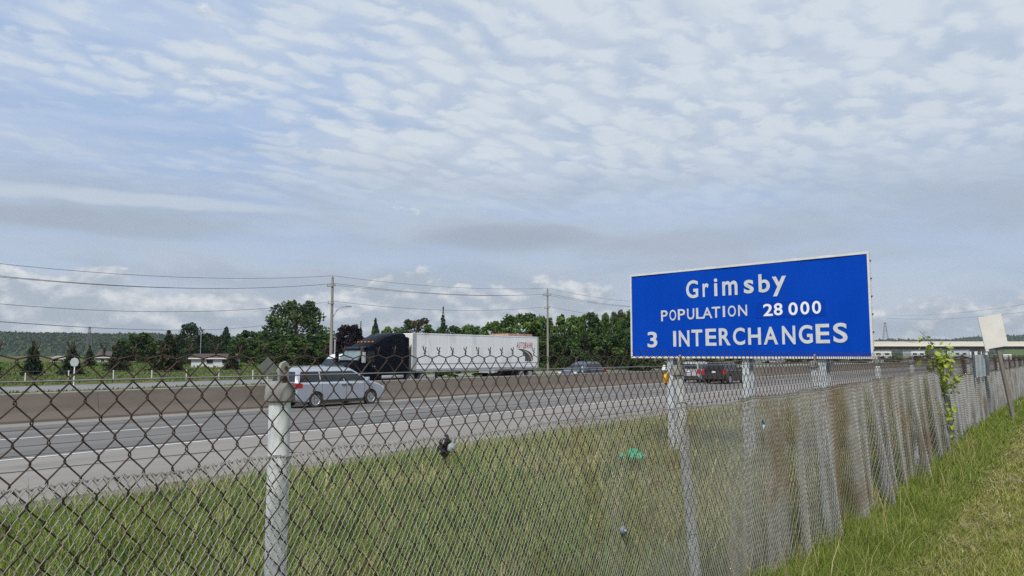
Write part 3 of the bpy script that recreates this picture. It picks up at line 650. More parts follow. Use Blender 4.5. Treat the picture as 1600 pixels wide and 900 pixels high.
def trailer():
    L = 16.15
    t = thing('semi_trailer', 'long white box trailer with red lettering behind the black truck', 'trailer', (39.62+L/2, 42.1, TRUCK_Z), pi)
    h = L/2; w = 1.295
    b = MB(); b.box(-h+.03, h-.03, -w, w, 1.16, 3.96); obj('box_body', b, M_box, t)
    # front bulkhead and corner posts in bright metal
    c = MB()
    for s in (-1, 1):
        c.box(h-.32, h-.003, *sorted((s*(w-.1), s*(w+.014))), 1.14, 3.975)
        c.box(-h+.003, -h+.22, *sorted((s*(w-.1), s*(w+.014))), 1.14, 3.975)
    obj('corner_post', c, M_alu, t)
    for s in (-1, 1):
        m = MB(); m.box(-h+.23, h-.33, *sorted((s*(w-.05), s*(w+.02))), 3.90, 3.985); obj('top_rail', m, M_box, t)
        m = MB(); m.box(-h+.23, h-.33, *sorted((s*(w-.05), s*(w+.022))), 1.06, 1.24); obj('bottom_rail', m, M_alu, t)
        m = MB(); m.box(-h+.23, h-.33, *sorted((s*(w-.02), s*(w+.012))), 1.58, 1.625); obj('scuff_rail', m, mat('scuff_rail_dark', (.16, .18, .2), None, 5, .6), t)
        me = None
        for k in range(12):
            x = -h+.23+(2*h-.56)*(k+1)/13
            if me is None:
                m = MB(); m.box(-.022, .022, -.0065, .0065, 1.63, 3.895); me = m.mesh('seam_batten'); me.materials.append(M_box)
            obj('seam_batten', me, None, t, loc=(x, s*w, 0))
    m = MB(); m.box(h-.04, h, -w+.1, w-.1, 1.2, 3.92); obj('front_wall', m, mat('front_white', (.74, .74, .73), (.68, .68, .67), 2, .4), t)
    m = MB(); m.box(-h, -h+.04, -w+.1, -.01, 1.2, 3.92); obj('rear_door', m, M_box, t)
    m = MB(); m.box(-h, -h+.04, .01, w-.1, 1.2, 3.92); obj('rear_door', m, M_box, t)
    for s in (-1, 1):
        m = MB(); x = h-3.0; m.box(x-.06, x+.06, *sorted((s*.75, s*.87)), .12, 1.14); m.box(x-.15, x+.15, *sorted((s*.66, s*.96)), .06, .12); obj('landing_leg', m, M_trim, t)
        for x in (-h+1.25, -h+2.55): wheel(t, x, s*.97, .50, .56, s, M_trim if False else M_alu)
        m = MB(); m.box(-h+.65, -h+.68, *sorted((s*.6, s*1.2)), .45, 1.1); obj('mud_flap', m, M_trim, t)
    m = MB(); m.box(-h+.7, -h+3.6, -.5, .5, .72, 1.06); obj('bogie', m, M_trim, t)
    m = MB(); m.box(-h+.02, -h+.12, -1.1, 1.1, .5, .6); m.box(-h+.03, -h+.1, -.6, -.5, .6, 1.08); m.box(-h+.03, -h+.1, .5, .6, .6, 1.08); obj('underride_guard', m, M_alu, t)
    # lettering and swoosh, on the side facing the camera (local +y)
    m_red = mat('letter_red', (.42, .03, .035), (.36, .03, .035), 4, .5); m_blk = mat('letter_black', (.03, .03, .03), (.05, .05, .05), 4, .5)
    # along the side, distance from the rear end, as seen left to right
    x_of = lambda f: -h+3.30-f*2.42
    y = w+.009
    xs = 0.
    for i, ch in enumerate('AUTOBAHN'):
        V, fs = glyph(ch, .015); lo, hi = V.min(0), V.max(0)
        x0, x1 = i/8., (i+.76)/8.; z0, z1 = 2.93-.02*i/8, 3.46-.03*i/8
        sc = lambda a: x0+(x1-x0)*(a[0]-lo[0])/(hi[0]-lo[0])+.035*((a[1]-lo[1])/(hi[1]-lo[1])-.5)
        q = MB(); q.add([(x_of(sc(a)), y, z0+(z1-z0)*(a[1]-lo[1])/(hi[1]-lo[1])) for a in V], fs)
        obj('letter', q, m_red, t)
    q = MB(); pts = [(.02, 2.86), (.25, 2.84), (.55, 2.74), (.80, 2.60), (.95, 2.36), (1.0, 2.05), (.99, 1.80), (.86, 1.72), (.50, 1.75), (.52, 2.10), (.45, 2.42), (.30, 2.66)]
    q.add([(x_of(a), y-.001, z) for a, z in pts], [tuple(range(len(pts)))])
    obj('road_swoosh', q, m_blk, t)
    q = MB(); pts = [(.46, 2.66), (.66, 2.46), (.80, 2.22), (.90, 1.80), (.96, 1.84), (.85, 2.26), (.70, 2.52), (.48, 2.69)]
    q.add([(x_of(a), y+.0015, z) for a, z in pts], [tuple(range(len(pts)))])
    obj('swoosh_line', q, mat('swoosh_pale', (.55, .5, .3), None, 3, .6), t)
trailer()
def far_box():     # second box truck hidden behind the trailer, only its roof edge shows
    t = thing('box_truck', 'truck with faded red roof edge showing behind the white trailer', 'truck', ((onv(795, 521, 48.9).x+onv(832, 521, 48.9).x)/2, 50.2, -.72), pi)
    h = (onv(832, 521, 48.9).x-onv(795, 521, 48.9).x)/2; zt = onv(815, 521.8, 48.9).z+.72
    m = MB(); m.box(-h, h, -1.25, 1.25, 1.1, zt); obj('cargo_box', m, mat('faded_red', (.42, .17, .14), (.5, .33, .28), 2, .6), t)
    m = MB(); m.prism([(h+.1, .5), (h+2.2, .5), (h+2.2, 1.5), (h+1.7, 2.6), (h+.1, 2.7)], -1.15, 1.15, .08); obj('cab', m, P_silver, t)
    m = MB(); m.box(-h, h+1.8, -.4, .4, .6, 1.1); obj('chassis', m, M_trim, t)
    for x in (-h+1.2, h+1.3):
        for s in (-1, 1): wheel(t, x, s*.95, .48, .3, s)
far_box()

# ------------------------------------------------------------------ grass
M_grass = mat('grass_blades', (1, 1, 1), (.86, .88, .80), 3, .75, attr='tint', spec=.15, trans=.25)
def fbm(u, v, s, seed=0.):
    return (np.sin(u*s+1.3*np.sin(v*s*.8+seed)+seed)+np.sin(v*s*1.7+1.1*np.sin(u*s*1.3+2*seed)+seed*3)+.6*np.sin((u+v)*s*2.9+seed*5))/2.6
def in_view(u, v, margin=160):
    x = u*RT.x+v*RT.y; d = u*FW.x+v*FW.y
    px = 800+F*x/np.maximum(d, .05)
    return (d > .6) & (px > -margin) & (px < 1600+margin*3)
def blades(u, v, z, h, w, colr, lean, curve=.5):
    n = len(u); az = rng.uniform(0, 2*pi, n); la = rng.uniform(0, 2*pi, n)
    dx, dy = np.cos(az)*w/2, np.sin(az)*w/2; lx, ly = np.cos(la)*lean*h, np.sin(la)*lean*h
    V = np.empty((n, 5, 3))
    for k, (s, f) in enumerate(((-1, 0), (1, 0), (-.8, .5), (.8, .5), (0, 1))):
        ff = f**(1+curve)
        V[:, k, 0] = u+dx*s+lx*ff; V[:, k, 1] = v+dy*s+ly*ff; V[:, k, 2] = z+h*f*np.sqrt(np.maximum(.04, 1-(lean*f)**2*.6))
    b = np.arange(n)[:, None]*5
    Fc = np.concatenate([b+np.array([[0, 1, 3]]), b+np.array([[0, 3, 2]]), b+np.array([[2, 3, 4]])])
    C = np.repeat(colr[:, None, :], 5, 1)
    return V.reshape(-1, 3), Fc, C.reshape(-1, 3)
def pick(n, cols, wts):
    c = np.array(cols)[rng.choice(len(cols), n, p=np.array(wts)/sum(wts))]
    return c*rng.uniform(.75, 1.25, (n, 1))
G1, G2, G3, ST, SD = (.14, .215, .045), (.22, .27, .065), (.30, .305, .10), (.48, .42, .22), (.33, .27, .14)
def verge_grass():
    parts = []
    for (d0, d1, den, wd) in ((.8, 5, 1500, .006), (5, 9, 750, .009), (9, 16, 300, .015), (16, 30, 110, .028), (30, 75, 34, .055)):
        A0, A1, B0, B1 = -2., 76., 2.06, 12.5
        n = int((A1-A0)*(B1-B0)*den) if d0 > 8 else int(17*(B1-B0)*den)
        u = rng.uniform(A0, A1 if d0 > 8 else 15, n); v = rng.uniform(B0, B1, n); d = u*FW.x+v*FW.y
        k = (d > d0) & (d <= d1) & in_view(u, v); k &= v < 11.55+.45*fbm(u, v*.2, 1.7, 3.)+rng.normal(0, .18, n); u, v = u[k], v[k]; n = len(u)
        patch = fbm(u, v, .9, 1.)+.5*fbm(u, v, 2.7, 4.); dry = np.clip(patch*.9+.12+.55*np.clip((u-6)/8, -.6, .6)-.7*np.clip((v-7)/4, 0, 1), 0, 1)
        g = pick(n, ((.095, .165, .032), G1, G2, G3, ST), (2, 4, 3, 1.5, .4)); s = pick(n, (G3, ST, SD, G2), (3, 3, 2, 2)); c = np.where((rng.random(n) < dry)[:, None], s, g)
        h = rng.uniform(.08, .30, n)*(1+.55*fbm(u, v, 1.9, 2.))*np.where(rng.random(n) < .04, 1.9, 1.)*np.interp(v, [2, 9, 11, 12.5], [1.05, 1, .85, .55])
        parts.append(blades(u, v, zg(u, v)-.01, h, np.full(n, wd)*rng.uniform(.7, 1.3, n), c, rng.uniform(.2, .85, n)))
    n = 9000; u = rng.uniform(-1, 40, n); v = rng.uniform(2.1, 11.6, n); k = in_view(u, v) & (fbm(u, v, 1.3, 7.) > -.1); u, v = u[k], v[k]; n = len(u); d = u*FW.x+v*FW.y
    parts.append(blades(u, v, zg(u, v), rng.uniform(.25, .5, n), .0016+.0007*d, pick(n, ((.46, .40, .20), (.38, .30, .14), (.30, .29, .10)), (3, 2, 2)), rng.uniform(.1, .55, n)))
    for q in range(130):       # broad leaved weeds in clumps
        uc, vc = rng.uniform(0, 26), rng.uniform(2.3, 11.4); m_ = 46; dd = max(1.5, uc*FW.x+vc*FW.y); u = uc+rng.normal(0, .13, m_); v = vc+rng.normal(0, .13, m_)
        parts.append(blades(u, v, zg(u, v), rng.uniform(.10, .30, m_), np.full(m_, .016+.001*dd), pick(m_, ((.085, .16, .035), (.12, .20, .045)), (1, 1))*rng.uniform(.8, 1.25), rng.uniform(.3, 1., m_)))
    o = 0; VV = []; FF = []; CC = []
    for V, Fc, C in parts: VV.append(V); FF.append(Fc+o); CC.append(C); o += len(V)
    g = obj('verge_grass', np_mesh('verge_grass', np.concatenate(VV), np.concatenate(FF), np.concatenate(CC)), M_grass, kind='stuff')
    tag(g, 'green and straw coloured grass between the fence and the highway', 'grass')
verge_grass()
def lawn_grass():
    parts = []
    def band(d0, d1, den, wd, v0, v1, hf, kind):
        n = int(46*(v1-v0)*den) if d0 > 11 else int(13*(v1-v0)*den)
        u = rng.uniform(3.5, 49.5, n) if d0 > 11 else rng.uniform(3.5, 16.5, n); v = rng.uniform(v0, v1, n); d = u*FW.x+v*FW.y
        k = (d > d0) & (d <= d1) & in_view(u, v); u, v = u[k], v[k]; n = len(u)
        z = zg(u, v)-.008
        if kind == 'tall':
            c = pick(n, ((.135, .20, .034), (.19, .25, .046), (.25, .275, .07), ST), (4, 4, 3, .5)); h = hf*rng.uniform(.45, 1.25, n)*(1+.3*fbm(u, v, 3.1, .5))*np.interp(v, [v0, v0+.25, v1], [.35, .8, 1.1]); le = rng.uniform(.15, .8, n)
        elif kind == 'lawn':
            dead = np.clip(fbm(u, v, 2.3, 3.)*.7+.45*fbm(u, v, 5.7, 6.)+.28-np.abs(v-.9)*.28, 0, .85)
            g = pick(n, ((.18, .235, .045), (.26, .285, .07), (.33, .31, .10), ST), (3, 4, 4, 1.5)); s = pick(n, (ST, SD, (.42, .36, .18), G3), (4, 1.6, 2, 3)); dd = rng.random(n) < dead
            c = np.where(dd[:, None], s, g); h = hf*rng.uniform(.5, 1.3, n); le = np.where(dd, rng.uniform(.7, 1.1, n), rng.uniform(.3, .9, n))
        else:
            c = pick(n, ((.36, .31, .15), (.42, .36, .19), (.25, .24, .09)), (3, 2, 2)); h = hf*rng.uniform(.6, 1.3, n); le = rng.uniform(.1, .5, n)
        parts.append(blades(u, v, z, h, np.full(n, wd)*rng.uniform(.7, 1.4, n)*(np.where(dd, .5, 1.) if kind == 'lawn' else 1.), c, le, .8))
    for d0, d1, den, wd in ((3.5, 8, 4200, .0058), (8, 12, 2000, .010), (12, 20, 800, .017), (20, 42, 230, .032)):
        band(d0, d1, den, wd, -2.6, 1.5, .075, 'lawn'); band(d0, d1, den*1.15, wd, 1.12, 1.93, .20, 'tall')
    band(3.5, 12, 40, .006, 1.3, 1.9, .42, 'stalk')
    o = 0; VV = []; FF = []; CC = []
    for V, Fc, C in parts: VV.append(V); FF.append(Fc+o); CC.append(C); o += len(V)
    g = obj('lawn_grass', np_mesh('lawn_grass', np.concatenate(VV), np.concatenate(FF), np.concatenate(CC)), M_grass, kind='stuff')
    tag(g, 'mown grass with straw patches on the near side of the fence', 'grass')
    # cut hay lying about
    n = 20000; u = rng.uniform(4.5, 18, n); v = rng.uniform(-1.5, 1.45, n); k = (fbm(u, v, 2.3, 3.) > .05) & in_view(u, v); u, v = u[k], v[k]; n = len(u)
    a = rng.uniform(0, 2*pi, n); l = rng.uniform(.04, .14, n); w = .0012+.0003*u; z = zg(u, v)+rng.uniform(.03, .075, n)
    V = np.empty((n, 4, 3)); tilt = rng.uniform(-.018, .018, n)
    for q, (s, t_) in enumerate(((-1, -1), (1, -1), (1, 1), (-1, 1))):
        V[:, q, 0] = u+np.cos(a)*l*s/2-np.sin(a)*w*t_/2; V[:, q, 1] = v+np.sin(a)*l*s/2+np.cos(a)*w*t_/2; V[:, q, 2] = z+s*tilt
    g = obj('cut_hay', np_mesh('cut_hay', V.reshape(-1, 3), np.arange(n*4).reshape(n, 4), np.repeat(pick(n, ((.46, .40, .22), (.38, .32, .16), (.30, .27, .11)), (1, 1, 1)), 4, 0)), M_grass, kind='stuff')
    tag(g, 'dry cut hay scattered on the mown grass', 'hay')
lawn_grass()
def far_grass():
    """rough meadow beyond the highway, short tufts that give the field an edge"""
    n = 60000; px = rng.uniform(-150, 1500, n); d = rng.uniform(38, 150, n)
    u = np.empty(n); v = np.empty(n)
    x = (px-800)/F*d; u = x*RT.x+d*FW.x; v = x*RT.y+d*FW.y
    k = ((v > 48.9) & (v < 55.3)) | ((v > 67) & (v < 175)); u, v, d = u[k], v[k], d[k]; n = len(u)
    c = pick(n, ((.10, .15, .04), (.14, .20, .055), (.18, .22, .075), (.085, .13, .04)), (4, 4, 2, 2)); h = np.where(v > 100, rng.uniform(.15, .5, n), rng.uniform(.08, .25, n))
    V, Fc, C = blades(u, v, zg(u, v)-.02, h, .0022*d*rng.uniform(.6, 1.5, n), c, rng.uniform(.1, .6, n))
    tag(obj('meadow_grass', np_mesh('meadow_grass', V, Fc, C), M_grass, kind='stuff'), 'rough green meadow grass beyond the highway', 'grass')
far_grass()

# ------------------------------------------------------------------ trees
M_bark = mat('bark', (.10, .08, .06), (.065, .052, .04), 6, .95, bump=.6, stretch=(1, 1, .3))
M_leaf = mat('foliage', (1, 1, 1), (.82, .86, .82), .8, .75, attr='tint', spec=.12, trans=.18)
def cards(C_, size, colr, flat=0.):
    n = len(C_); a = rng.normal(size=(n, 3)); a /= np.linalg.norm(a, axis=1)[:, None]
    b = rng.normal(size=(n, 3)); b -= a*(a*b).sum(1)[:, None]; b /= np.linalg.norm(b, axis=1)[:, None]
    s = size*rng.uniform(.6, 1.4, (n, 1)); a = a*s; b = b*s*.7
    V = np.stack([C_-a, C_-b*.8+a*.2, C_+a, C_+b*.8-a*.1], 1)
    return V.reshape(-1, 3), np.arange(n*4).reshape(n, 4), np.repeat(colr, 4, 0)
def broadleaf_mesh(seed, cols, nb=40, per=120, leaf=.034, open_=0., shape=(1, 1), low=.12, twig=False):
    """unit crown (height 1, width about 1); returns crown mesh and trunk mesh"""
    r = np.random.default_rng(seed); CC = []; KK = []; tips = []
    for k in range(nb):
        f = (k+.5)/nb; z = low+(.93-low)*f
        prof = np.interp(z, [0, .12, .35, .62, .85, 1.], [.30, .40, .48, .43, .27, .06])
        an = k*2.399+r.uniform(-.5, .5); rad = prof*(.35+.65*math.sqrt(r.random()))*shape[0]
        c = np.array([rad*cos(an), rad*sin(an), z]); R_ = r.uniform(.085, .15)*(1.-.3*f); tips.append((c, R_))
        m = int(per*r.uniform(.7, 1.3)); p = r.normal(size=(m, 3)); p /= np.linalg.norm(p, axis=1)[:, None]
        p = c+p*R_*(r.uniform(.45, 1.12, (m, 1)))*np.array([1.15, 1.15, .85]); CC.append(p)
        base = np.array(cols[r.integers(len(cols))])*r.uniform(.7, 1.35); KK.append(base*r.uniform(.75, 1.25, (m, 1)))
    V, Fc, K = cards(np.concatenate(CC), leaf, np.concatenate(KK))
    b = MB(); b.tube([(0, 0, -.03), (.008, .004, low+.1), (-.006, .01, .5), (.0, 0, .78)], [.028, .021, .013, .004], 8)
    for c, R_ in tips[::2]:
        zt = max(.08, c[2]-.28*(.4+np.hypot(c[0], c[1]))-.05); b.tube([(0, 0, zt), (c[0]*.5, c[1]*.5, (zt+c[2])/2+.02), tuple(c)], [.010, .006, .002], 5)
    if twig:
        for k in range(9):
            an = k*.7; q = Vector((.12*cos(an), .12*sin(an), .86)); b.tube([q, q+Vector((.06*cos(an), .06*sin(an), .12))], [.004, .001], 4)
    return np_mesh('crown', V, Fc, K), b.mesh('trunk')
def conifer_mesh(seed, cols, tiers=20, width=1., sparse=0., leaf=.045, dead=0.):
    r = np.random.default_rng(seed); CC = []; KK = []; b = MB(); b.tube([(0, 0, -.03), (0, 0, .5), (0, 0, 1.0)], [.022, .013, .002], 7)
    for k in range(tiers):
        f = k/(tiers-1); z = .04+.93*f; R_ = .5*width*(1-f)**.82*r.uniform(.82, 1.12)+.012
        nbr = max(5, int(13*(1-f*.5)))
        for j in range(nbr):
            if r.random() < sparse: continue
            an = 2*pi*j/nbr+r.uniform(-.25, .25)+k; L_ = R_*r.uniform(.7, 1.12); dr = .30*L_
            m = max(4, int(44*L_/.5)); t_ = r.uniform(.12, 1., m)
            p = np.stack([np.cos(an)*L_*t_, np.sin(an)*L_*t_, z-dr*t_**1.2+.25*dr*(t_**3)], 1)+r.normal(0, .012, (m, 3))*np.array([1, 1, .7])
            CC.append(p); base = np.array(cols[r.integers(len(cols))])*r.uniform(.7, 1.3); KK.append(base*r.uniform(.75, 1.25, (m, 1)))
            if j % 3 == 0: b.tube([(0, 0, z), (cos(an)*L_*.85, sin(an)*L_*.85, z-dr*.75)], [.004, .001], 4, cap=False)
    V, Fc, K = cards(np.concatenate(CC), leaf, np.concatenate(KK))
    return np_mesh('crown', V, Fc, K), b.mesh('trunk')
DG = ((.040, .070, .025), (.052, .088, .028), (.034, .058, .025)); MG = ((.066, .115, .030), (.085, .14, .035), (.052, .092, .027)); LG = ((.085, .15, .03), (.11, .17, .04), (.07, .12, .03))
CG = ((.034, .058, .032), (.044, .072, .035), (.028, .048, .029)); BR = ((.070, .062, .034), (.055, .060, .030), (.085, .065, .040)); PU = ((.022, .014, .026), (.030, .018, .030), (.018, .014, .022))
KINDS = {}
def kind(name, fn): KINDS[name] = fn
for nm, fn in (('oak', [lambda s=s: broadleaf_mesh(s, DG+MG) for s in (1, 2, 3)]), ('lime', [lambda s=s: broadleaf_mesh(s, MG+MG+LG) for s in (4, 5, 6)]), ('airy', [lambda: broadleaf_mesh(7, MG+((.10, .11, .05),)+DG, 70, 105, .024, low=.02)]),
               ('pale', [lambda: broadleaf_mesh(8, LG)]), ('plum', [lambda: broadleaf_mesh(9, PU, 64, 150, low=.0)]), ('twiggy', [lambda: broadleaf_mesh(10, MG+DG+BR, 34, 110, .03, twig=True)]),
               ('spruce', [lambda s=s: conifer_mesh(s, CG) for s in (11, 12)]), ('thin', [lambda: conifer_mesh(13, CG, 15, .8, .28)]), ('rust', [lambda: conifer_mesh(14, BR+CG)]), ('fir', [lambda: conifer_mesh(15, CG, 24, 1., .0)]),
               ('pine', [lambda s=s: broadleaf_mesh(s, CG+CG+((.045, .07, .034),), 36, 110, .026, low=.03) for s in (16, 17)]), ('bush', [lambda s=s: broadleaf_mesh(s, MG+DG, 20, 110, .05, low=.02) for s in (18, 19, 20)])):
    KINDS[nm] = fn
CACHE = {}; COUNT = {}
TREE_NAME = dict(oak='broadleaf_tree', lime='broadleaf_tree', airy='broadleaf_tree', pale='broadleaf_tree', plum='plum_tree', twiggy='broadleaf_tree', spruce='spruce_tree', thin='spruce_tree', rust='spruce_tree', fir='fir_tree', pine='pine_tree', bush='bush')
def tree(kd, px, ytop, d, wpx, label, group=None, rot=None, base=None):
    i = COUNT.get(kd, 0); COUNT[kd] = i+1; v = i % len(KINDS[kd])
    if (kd, v) not in CACHE:
        cm, tm = KINDS[kd][v](); cm.materials.append(M_leaf); tm.materials.append(M_bark); CACHE[(kd, v)] = (cm, tm)
    cm, tm = CACHE[(kd, v)]
    p = ond(px, 555, d); z = Z(p.x, p.y) if base is None else base
    zt = ond(px, ytop, d).z; H_ = zt-z; Wd = wpx/F*d
    t = thing(TREE_NAME[kd], label, 'bush' if kd == 'bush' else 'tree', (p.x, p.y, z), 0, group)
    t.rotation_euler.z = rng.uniform(0, 6.28) if rot is None else rot; t.scale = (Wd, Wd, H_)
    obj('crown', cm, None, t); obj('trunk', tm, None, t)
    return t
T = tree
T('spruce', -12, 538, 72, 34, 'small dark conifer cut off by the left edge of the photo')
T('spruce', 52, 533, 74, 38, 'small dense conifer on the grass, nearest the left edge and wholly in view')
T('spruce', 113, 535, 76, 40, 'dark conifer directly behind the round white sign back')
T('thin', 140, 540, 105, 34, 'pale thin conifer beside the one behind the round sign back')
T('rust', 184, 533, 88, 44, 'brownish conifer left of the rounded green tree')
T('oak', 216, 520, 135, 66, 'rounded green broadleaf tree between two brownish conifers')
T('rust', 263, 517, 90, 62, 'wide brownish conifer right of the rounded green tree')
T('pine', 297, 503, 120, 62, 'dark open pine behind the white bungalow')
T('pine', 326, 519, 150, 44, 'shorter dark pine to the right of the open pine above the bungalow')
T('fir', 352, 510, 165, 46, 'dark fir rising behind the roof of the white bungalow')
T('rust', 363, 541, 98, 30, 'small rust brown conifer in front of the right end of the bungalow')
T('oak', 392, 516, 150, 66, 'low dark broadleaf tree left of the tallest tree')
T('pine', 424, 517, 140, 46, 'dark pine at the left foot of the tallest tree')
T('airy', 461, 466, 150, 112, 'tallest tree on the left, broad airy crown above the minivan')
T('oak', 448, 521, 132, 80, 'dark green tree under the left side of the tallest tree', 'dark trees under the tallest tree')
T('oak', 494, 519, 134, 70, 'dark green tree under the right side of the tallest tree', 'dark trees under the tallest tree')
T('plum', 546, 507, 118, 62, 'dark purple leaved tree left of the truck cab')
T('thin', 563, 502, 200, 20, 'slim dark spruce behind the purple leaved tree')
T('fir', 586, 496, 150, 36, 'pointed dark fir directly above the truck cab')
T('pale', 612, 510, 190, 50, 'light green tree between the pointed fir and the truck roof')
T('twiggy', 650, 496, 175, 76, 'wide dark tree with bare twigs on top, behind the front of the trailer')
T('thin', 692, 479, 185, 30, 'tall sparse spruce standing above the trailer')
T('oak', 700, 507, 190, 60, 'low green tree at the foot of the tall sparse spruce')
T('lime', 735, 507, 190, 60, 'mid green tree behind the middle of the trailer, right of the sparse spruce')
T('lime', 772, 500, 170, 54, 'mid green tree behind the trailer, left of the bright broad tree')
T('lime', 812, 488, 135, 84, 'bright broad green tree behind the rear of the trailer')
T('lime', 848, 493, 145, 60, 'bright green tree directly behind the right utility pole')
RB = 'dense trees between the right utility pole and the blue sign'
T('lime', 888, 490, 132, 62, 'dense green tree just right of the right utility pole', RB)
T('oak', 922, 486, 138, 66, 'dense darker green tree in the middle between utility pole and blue sign', RB)
T('lime', 952, 488, 142, 50, 'dense green tree one before the edge of the blue sign', RB)
T('twiggy', 966, 483, 150, 44, 'tree with bare twigs on top at the left edge of the blue sign', RB)
T('oak', 990, 486, 130, 60, 'dense dark tree partly covered by the left edge of the blue sign', RB)
LOW = 'low dark trees filling the foot of the tree row'
for k, (px, y, d, w) in enumerate([(690, 528, 128, 70), (745, 524, 126, 80), (800, 520, 122, 80), (838, 524, 118, 56), (875, 522, 120, 66), (915, 518, 122, 70), (950, 520, 122, 70), (985, 515, 122, 60)]):
    T('oak', px, y, d, w, ('low dark tree under the tall sparse spruce, behind the trailer', 'low dark tree hidden behind the middle of the trailer', 'low dark tree behind the red lettering end of the trailer', 'low dark tree just behind the right utility pole', 'low dark tree right beside the right utility pole', 'low dark tree above the dark blue grey suv', 'low dark tree midway between the dark blue grey suv and the blue sign', 'low dark tree at the lower left corner of the blue sign')[k], LOW)
for k, (px, y, d, w) in enumerate([(425, 533, 122, 60), (470, 534, 120, 70), (512, 530, 124, 60), (385, 530, 135, 56), (336, 526, 168, 66), (240, 531, 160, 66), (196, 536, 175, 50), (284, 529, 165, 60)]):
    T('oak', px, y, d, w, ('low dark tree behind the nearest fence post', 'low dark tree directly under the tallest tree', 'low dark tree behind the left utility pole', 'low dark tree left of the nearest fence post', 'low dark tree behind the bungalow roof', 'low dark tree between the rounded green tree and the wide brownish conifer', 'low dark tree behind the left side of the rounded green tree', 'low dark tree behind the open dark pine')[k], 'low dark trees at the back of the left meadow')
for k, (px, y, d, w) in enumerate([(1015, 556, 150, 40), (1048, 557, 160, 50), (1095, 558, 170, 60), (1150, 559, 190, 60), (1215, 559, 210, 50), (1262, 558, 220, 60), (1330, 557, 240, 60), (1390, 556, 260, 40), (1440, 555, 280, 44), (1500, 556, 290, 40)]):
    T('bush', px, y, d, w, ('low green bush %s' % ('under the left end of the blue sign', 'above the leaning fence post under the blue sign', 'behind the pale silver suv', 'above the black suv, right of the middle sign post', 'right of the white shed under the blue sign', 'midway between middle and right sign posts', 'right of the rightmost sign post', 'under the left end of the bridge', 'left of the climbing vine under the bridge', 'right of the climbing vine under the bridge')[k]), 'low bushes under the blue sign and the bridge', base=-.9)
for k, (px, y, d, w) in enumerate([(560, 556, 86, 30), (620, 562, 84, 24), (700, 563, 84, 40), (760, 564, 84, 50), (1000, 560, 110, 60)]):
    T('bush', px, y, d, w, ('low bush between minivan roof and truck cab', 'low bush seen under the front of the trailer', 'low bush seen under the trailer, left of its middle', 'low bush seen under the middle of the trailer', 'low bush at the lower left corner of the blue sign, above the median wall')[k], 'low bushes on the meadow behind the truck')

# ------------------------------------------------------------------ hills
def hills():
    M_hill = mat('wooded_hill', (.035, .065, .028), (.055, .085, .032), .02, .95, c3=(.026, .05, .026), s3=.06, t3=(.42, .62), spec=.05)
    def ridge(name, dist, prof, width, seed, m):
        """a wooded ridge; prof = list of (px, y) of its skyline"""
        xs = [p[0] for p in prof]; n = 420; r = np.random.default_rng(seed); V = []; k = 9
        pxs = np.linspace(xs[0], xs[-1], n); sk = np.interp(pxs, xs, [p[1] for p in prof])
        bump = sum(r.uniform(-1, 1, n) for _ in range(1))*.5
        for j in range(k):
            f = j/(k-1)
            for i in range(n):
                d = dist-width*.5*(1-f)
                x = (pxs[i]-800)/F*d; h = (555-sk[i])/F*dist+EYE
                g = f**.8
                u, v = x*RT.x+d*FW.x, x*RT.y+d*FW.y
                z = -2+(h+2)*g+(r.uniform(-1, 1)*dist*.0012+bump[i]*dist*.0005)*(.3+g)
                V.append((u, v, z))
        for i in range(n):
            d = dist+width; x = (pxs[i]-800)/F*d; V.append((x*RT.x+d*FW.x, x*RT.y+d*FW.y, -4))
        k += 1
        Fc = [(j*n+i, j*n+i+1, (j+1)*n+i+1, (j+1)*n+i) for j in range(k-1) for i in range(n-1)]
        o = obj(name, np_mesh(name, np.array(V), np.array(Fc)), m); o['kind'] = 'structure'
        # tree crowns on its face and skyline
        nt_ = 26000; px = r.uniform(xs[0], xs[-1], nt_); f = r.random(nt_)**.7; d = dist-width*.5*(1-f)-3; h = (555-np.interp(px, xs, [p[1] for p in prof]))/F*dist+EYE
        x = (px-800)/F*d; C_ = np.stack([x*RT.x+d*FW.x, x*RT.y+d*FW.y, -2+(h+2)*f**.8+r.uniform(-.2, 1., nt_)*dist*.0016], 1)
        cc = np.array(((.035, .065, .026), (.05, .085, .03), (.028, .05, .026), (.065, .095, .035)))[r.integers(0, 4, nt_)]*r.uniform(.85, 1.15, (nt_, 1))
        VV, FF, KK = cards(C_, dist*.0030, cc)
        w = obj('wooded_slope', np_mesh('wooded_slope', VV, FF, KK), M_leaf, kind='stuff')
        tag(w, 'far off woods covering the '+('left hill' if xs[0] < 0 else 'right hill')+' on the horizon', 'woods')
    ridge('hill', 1500, [(-900, 525), (-250, 521), (0, 521), (60, 522), (150, 523), (235, 523), (300, 526), (400, 530), (560, 534), (700, 540), (900, 546), (1000, 552)], 500, 3, M_hill)
    ridge('hill', 2600, [(1240, 545), (1330, 538), (1380, 533), (1480, 533), (1530, 528), (1560, 527), (1700, 526), (2000, 528), (2300, 540)], 800, 4, M_hill)
hills()

